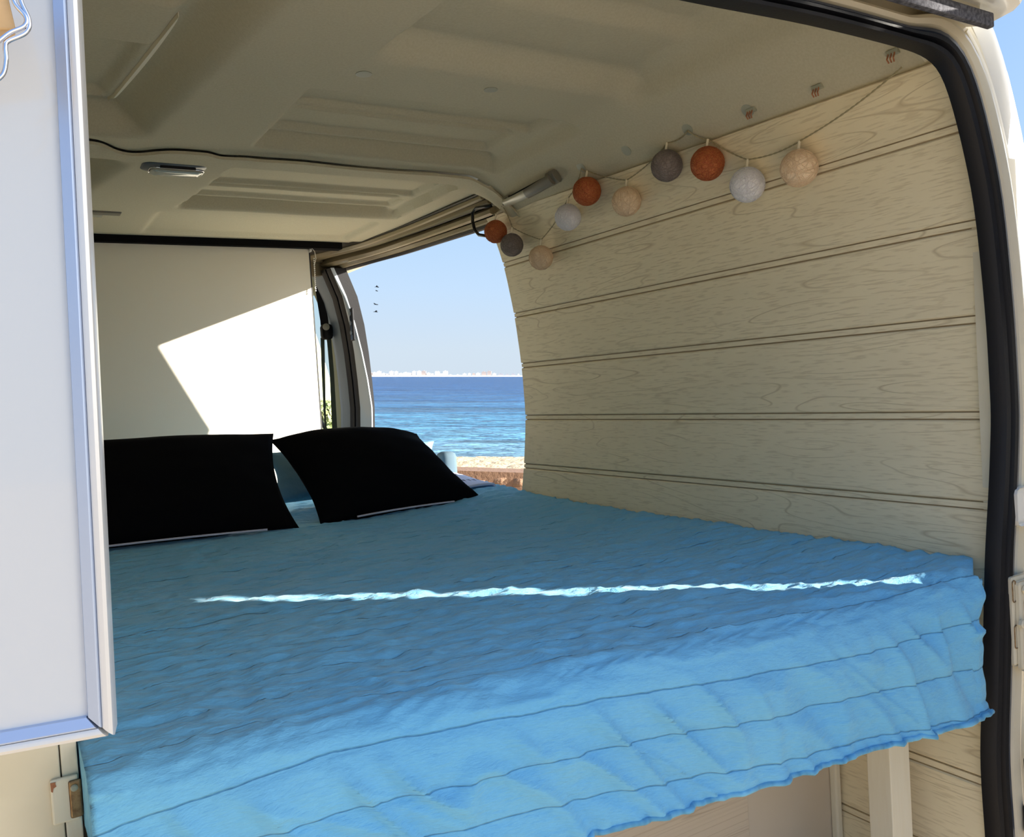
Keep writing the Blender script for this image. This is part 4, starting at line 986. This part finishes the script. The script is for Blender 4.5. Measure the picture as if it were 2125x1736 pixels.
# gulls over the sea
for k, (u, v_, s, rl) in enumerate(((783, 597, 1.0, .3), (781, 633, 1.0, -.5), (780, 648, 1.05, .6), (783, 605, .5, -.2))):
    d = 70.; c = Vector(((u-1062)/1778*d, d, (780-v_)/1778*d)); g = MB(); q = .20*s
    g.loft([[c+Vector((-q*.9, 0, 0)), c+Vector((-q*.9, .01, .01)), c+Vector((-q*.9, .02, 0))], [c+Vector((-q*.4, -.05, .02)), c+Vector((-q*.4, 0, .06)), c+Vector((-q*.4, .05, .02))], [c+Vector((q*.5, -.06, -.02)), c+Vector((q*.5, 0, .05)), c+Vector((q*.5, .06, -.02))], [c+Vector((q, 0, 0)), c+Vector((q, .01, .01)), c+Vector((q, .02, 0))]], True, True)
    g.prism([c+Vector((-.05, -.04, 0)), c+Vector((.05, -.04, 0)), c+Vector((q*rl, -q*1.0, q*.55)), c+Vector((q*rl-.06, -q*.9, q*.5))], (0, 0, .02))
    g.prism([c+Vector((-.05, .04, 0)), c+Vector((.05, .04, 0)), c+Vector((q*rl, q*1.0, q*.55)), c+Vector((q*rl-.06, q*.9, q*.5))], (0, 0, .02))
    nm = ['highest gull of the four dark specks in the sky', 'second gull from below among the sky specks', 'lowest gull of the dark specks in the sky', 'tiny faint gull just under the highest one'][k]
    outdoors(g, 'gull', M['black'], c, nm, 'bird', 'gulls over the sea')

# dune and scrub seen through the cab window
du = MB(); vs = []; nx, ny = 60, 30
for j in range(ny+1):
    for i in range(nx+1):
        x = -9.5+i*6.1/nx; y = 17+j*9/ny; hgt = 4.3*math.exp(-((x+5.3)/.8)**2-((y-21)/3.2)**2)
        vs.append((x, y, SL+hgt-.15+.12*noise.noise(Vector((x*1.2, y*1.2, 0)))))
du.add(vs, [(j*(nx+1)+i, j*(nx+1)+i+1, (j+1)*(nx+1)+i+1, (j+1)*(nx+1)+i) for j in range(ny) for i in range(nx)])
outdoors(du, 'dune', mat('dune_sand', (.72, .66, .44), .95, var=(2, (.50, .52, .28), .8)), (-5.3, 21, SL), 'pale sandy dune seen through the narrow cab window', 'dune', smooth=True)
def leafy(c, rad, n, seed, sz):
    mb = MB(); q = random.Random(seed); c = Vector(c)
    for k in range(n):
        p = Vector((q.gauss(0, 1), q.gauss(0, 1), q.gauss(0, .8))); p = p.normalized()*rad*q.uniform(.35, 1.0)**.5 if p.length > 0 else p
        a = Vector((q.gauss(0, 1), q.gauss(0, 1), q.gauss(0, 1))).normalized(); b = a.orthogonal().normalized()
        o = c+p; mb.add([o-a*sz, o+b*sz*.4, o+a*sz, o-b*sz*.4], [(0, 1, 2, 3)])
    return mb
M['leaf'] = mat('scrub_leaf', (.24, .30, .12), .8, var=(4, (.42, .42, .20), 1))
for k, (x, y, z, rd) in enumerate(((-2.86, 13.0, -.62, .26), (-2.70, 13.9, -1.3, .4))):
    bs = out_thing('shrub', (x, y, -2.1), ['larger green shrub seen through the cab window gap', 'smaller green shrub hidden lower behind the pillar'][k], 'shrub')
    outdoors(leafy((x, y, z), rd, 700, k+3, .07), 'foliage', M['leaf'], (x, y, z), parent=bs)
    st = MB(); st.tube([(x, y, -2.1), (x+.05, y, z)], .04, 8); outdoors(st, 'stem', stone[2], (x, y, -2.1), parent=bs)
# wing mirror arm of the cab door
mr_ = MB(); mr_.tube([Vector(q)+Vector((0, 0, H)) for q in ((1.245, 3.70, -.10), (1.26, 3.66, -.16), (1.30, 3.66, -.24), (1.31, 3.68, -.30))], .008, 8)
mr_.v = mr_.v; solo(mr_, 'mirror_arm', M['rubber'], 'thin black curved mirror arm outside the cab window', 'mirror arm', smooth=True)
# unseen leafy blocker added behind the photographer; it keeps the sun off the board
S3 = RB.transposed() @ SUN; P3 = RB.transposed() @ Vector((-.12, .60, .34))
ct = P3+S3*7.0
tr = out_thing('sun_block_tree', (ct.x, ct.y, -1.45), 'unseen leafy sun blocker added behind the camera, right of the van', 'sun_block_tree')
for k in range(7):
    a = k*2*PI/7; c = ct+Vector((.30*math.cos(a), .30*math.sin(a), .35*math.sin(k*2.3)))
    outdoors(leafy(c, .46, 420, k+20, .12), 'foliage', M['leaf'], c, parent=tr)
st = MB(); st.tube([(ct.x, ct.y, -1.45), (ct.x+.1, ct.y, -.2), (ct.x, ct.y, ct.z)], [.14, .11, .05], 10); outdoors(st, 'trunk', stone[2], (ct.x, ct.y, -1.45), parent=tr)
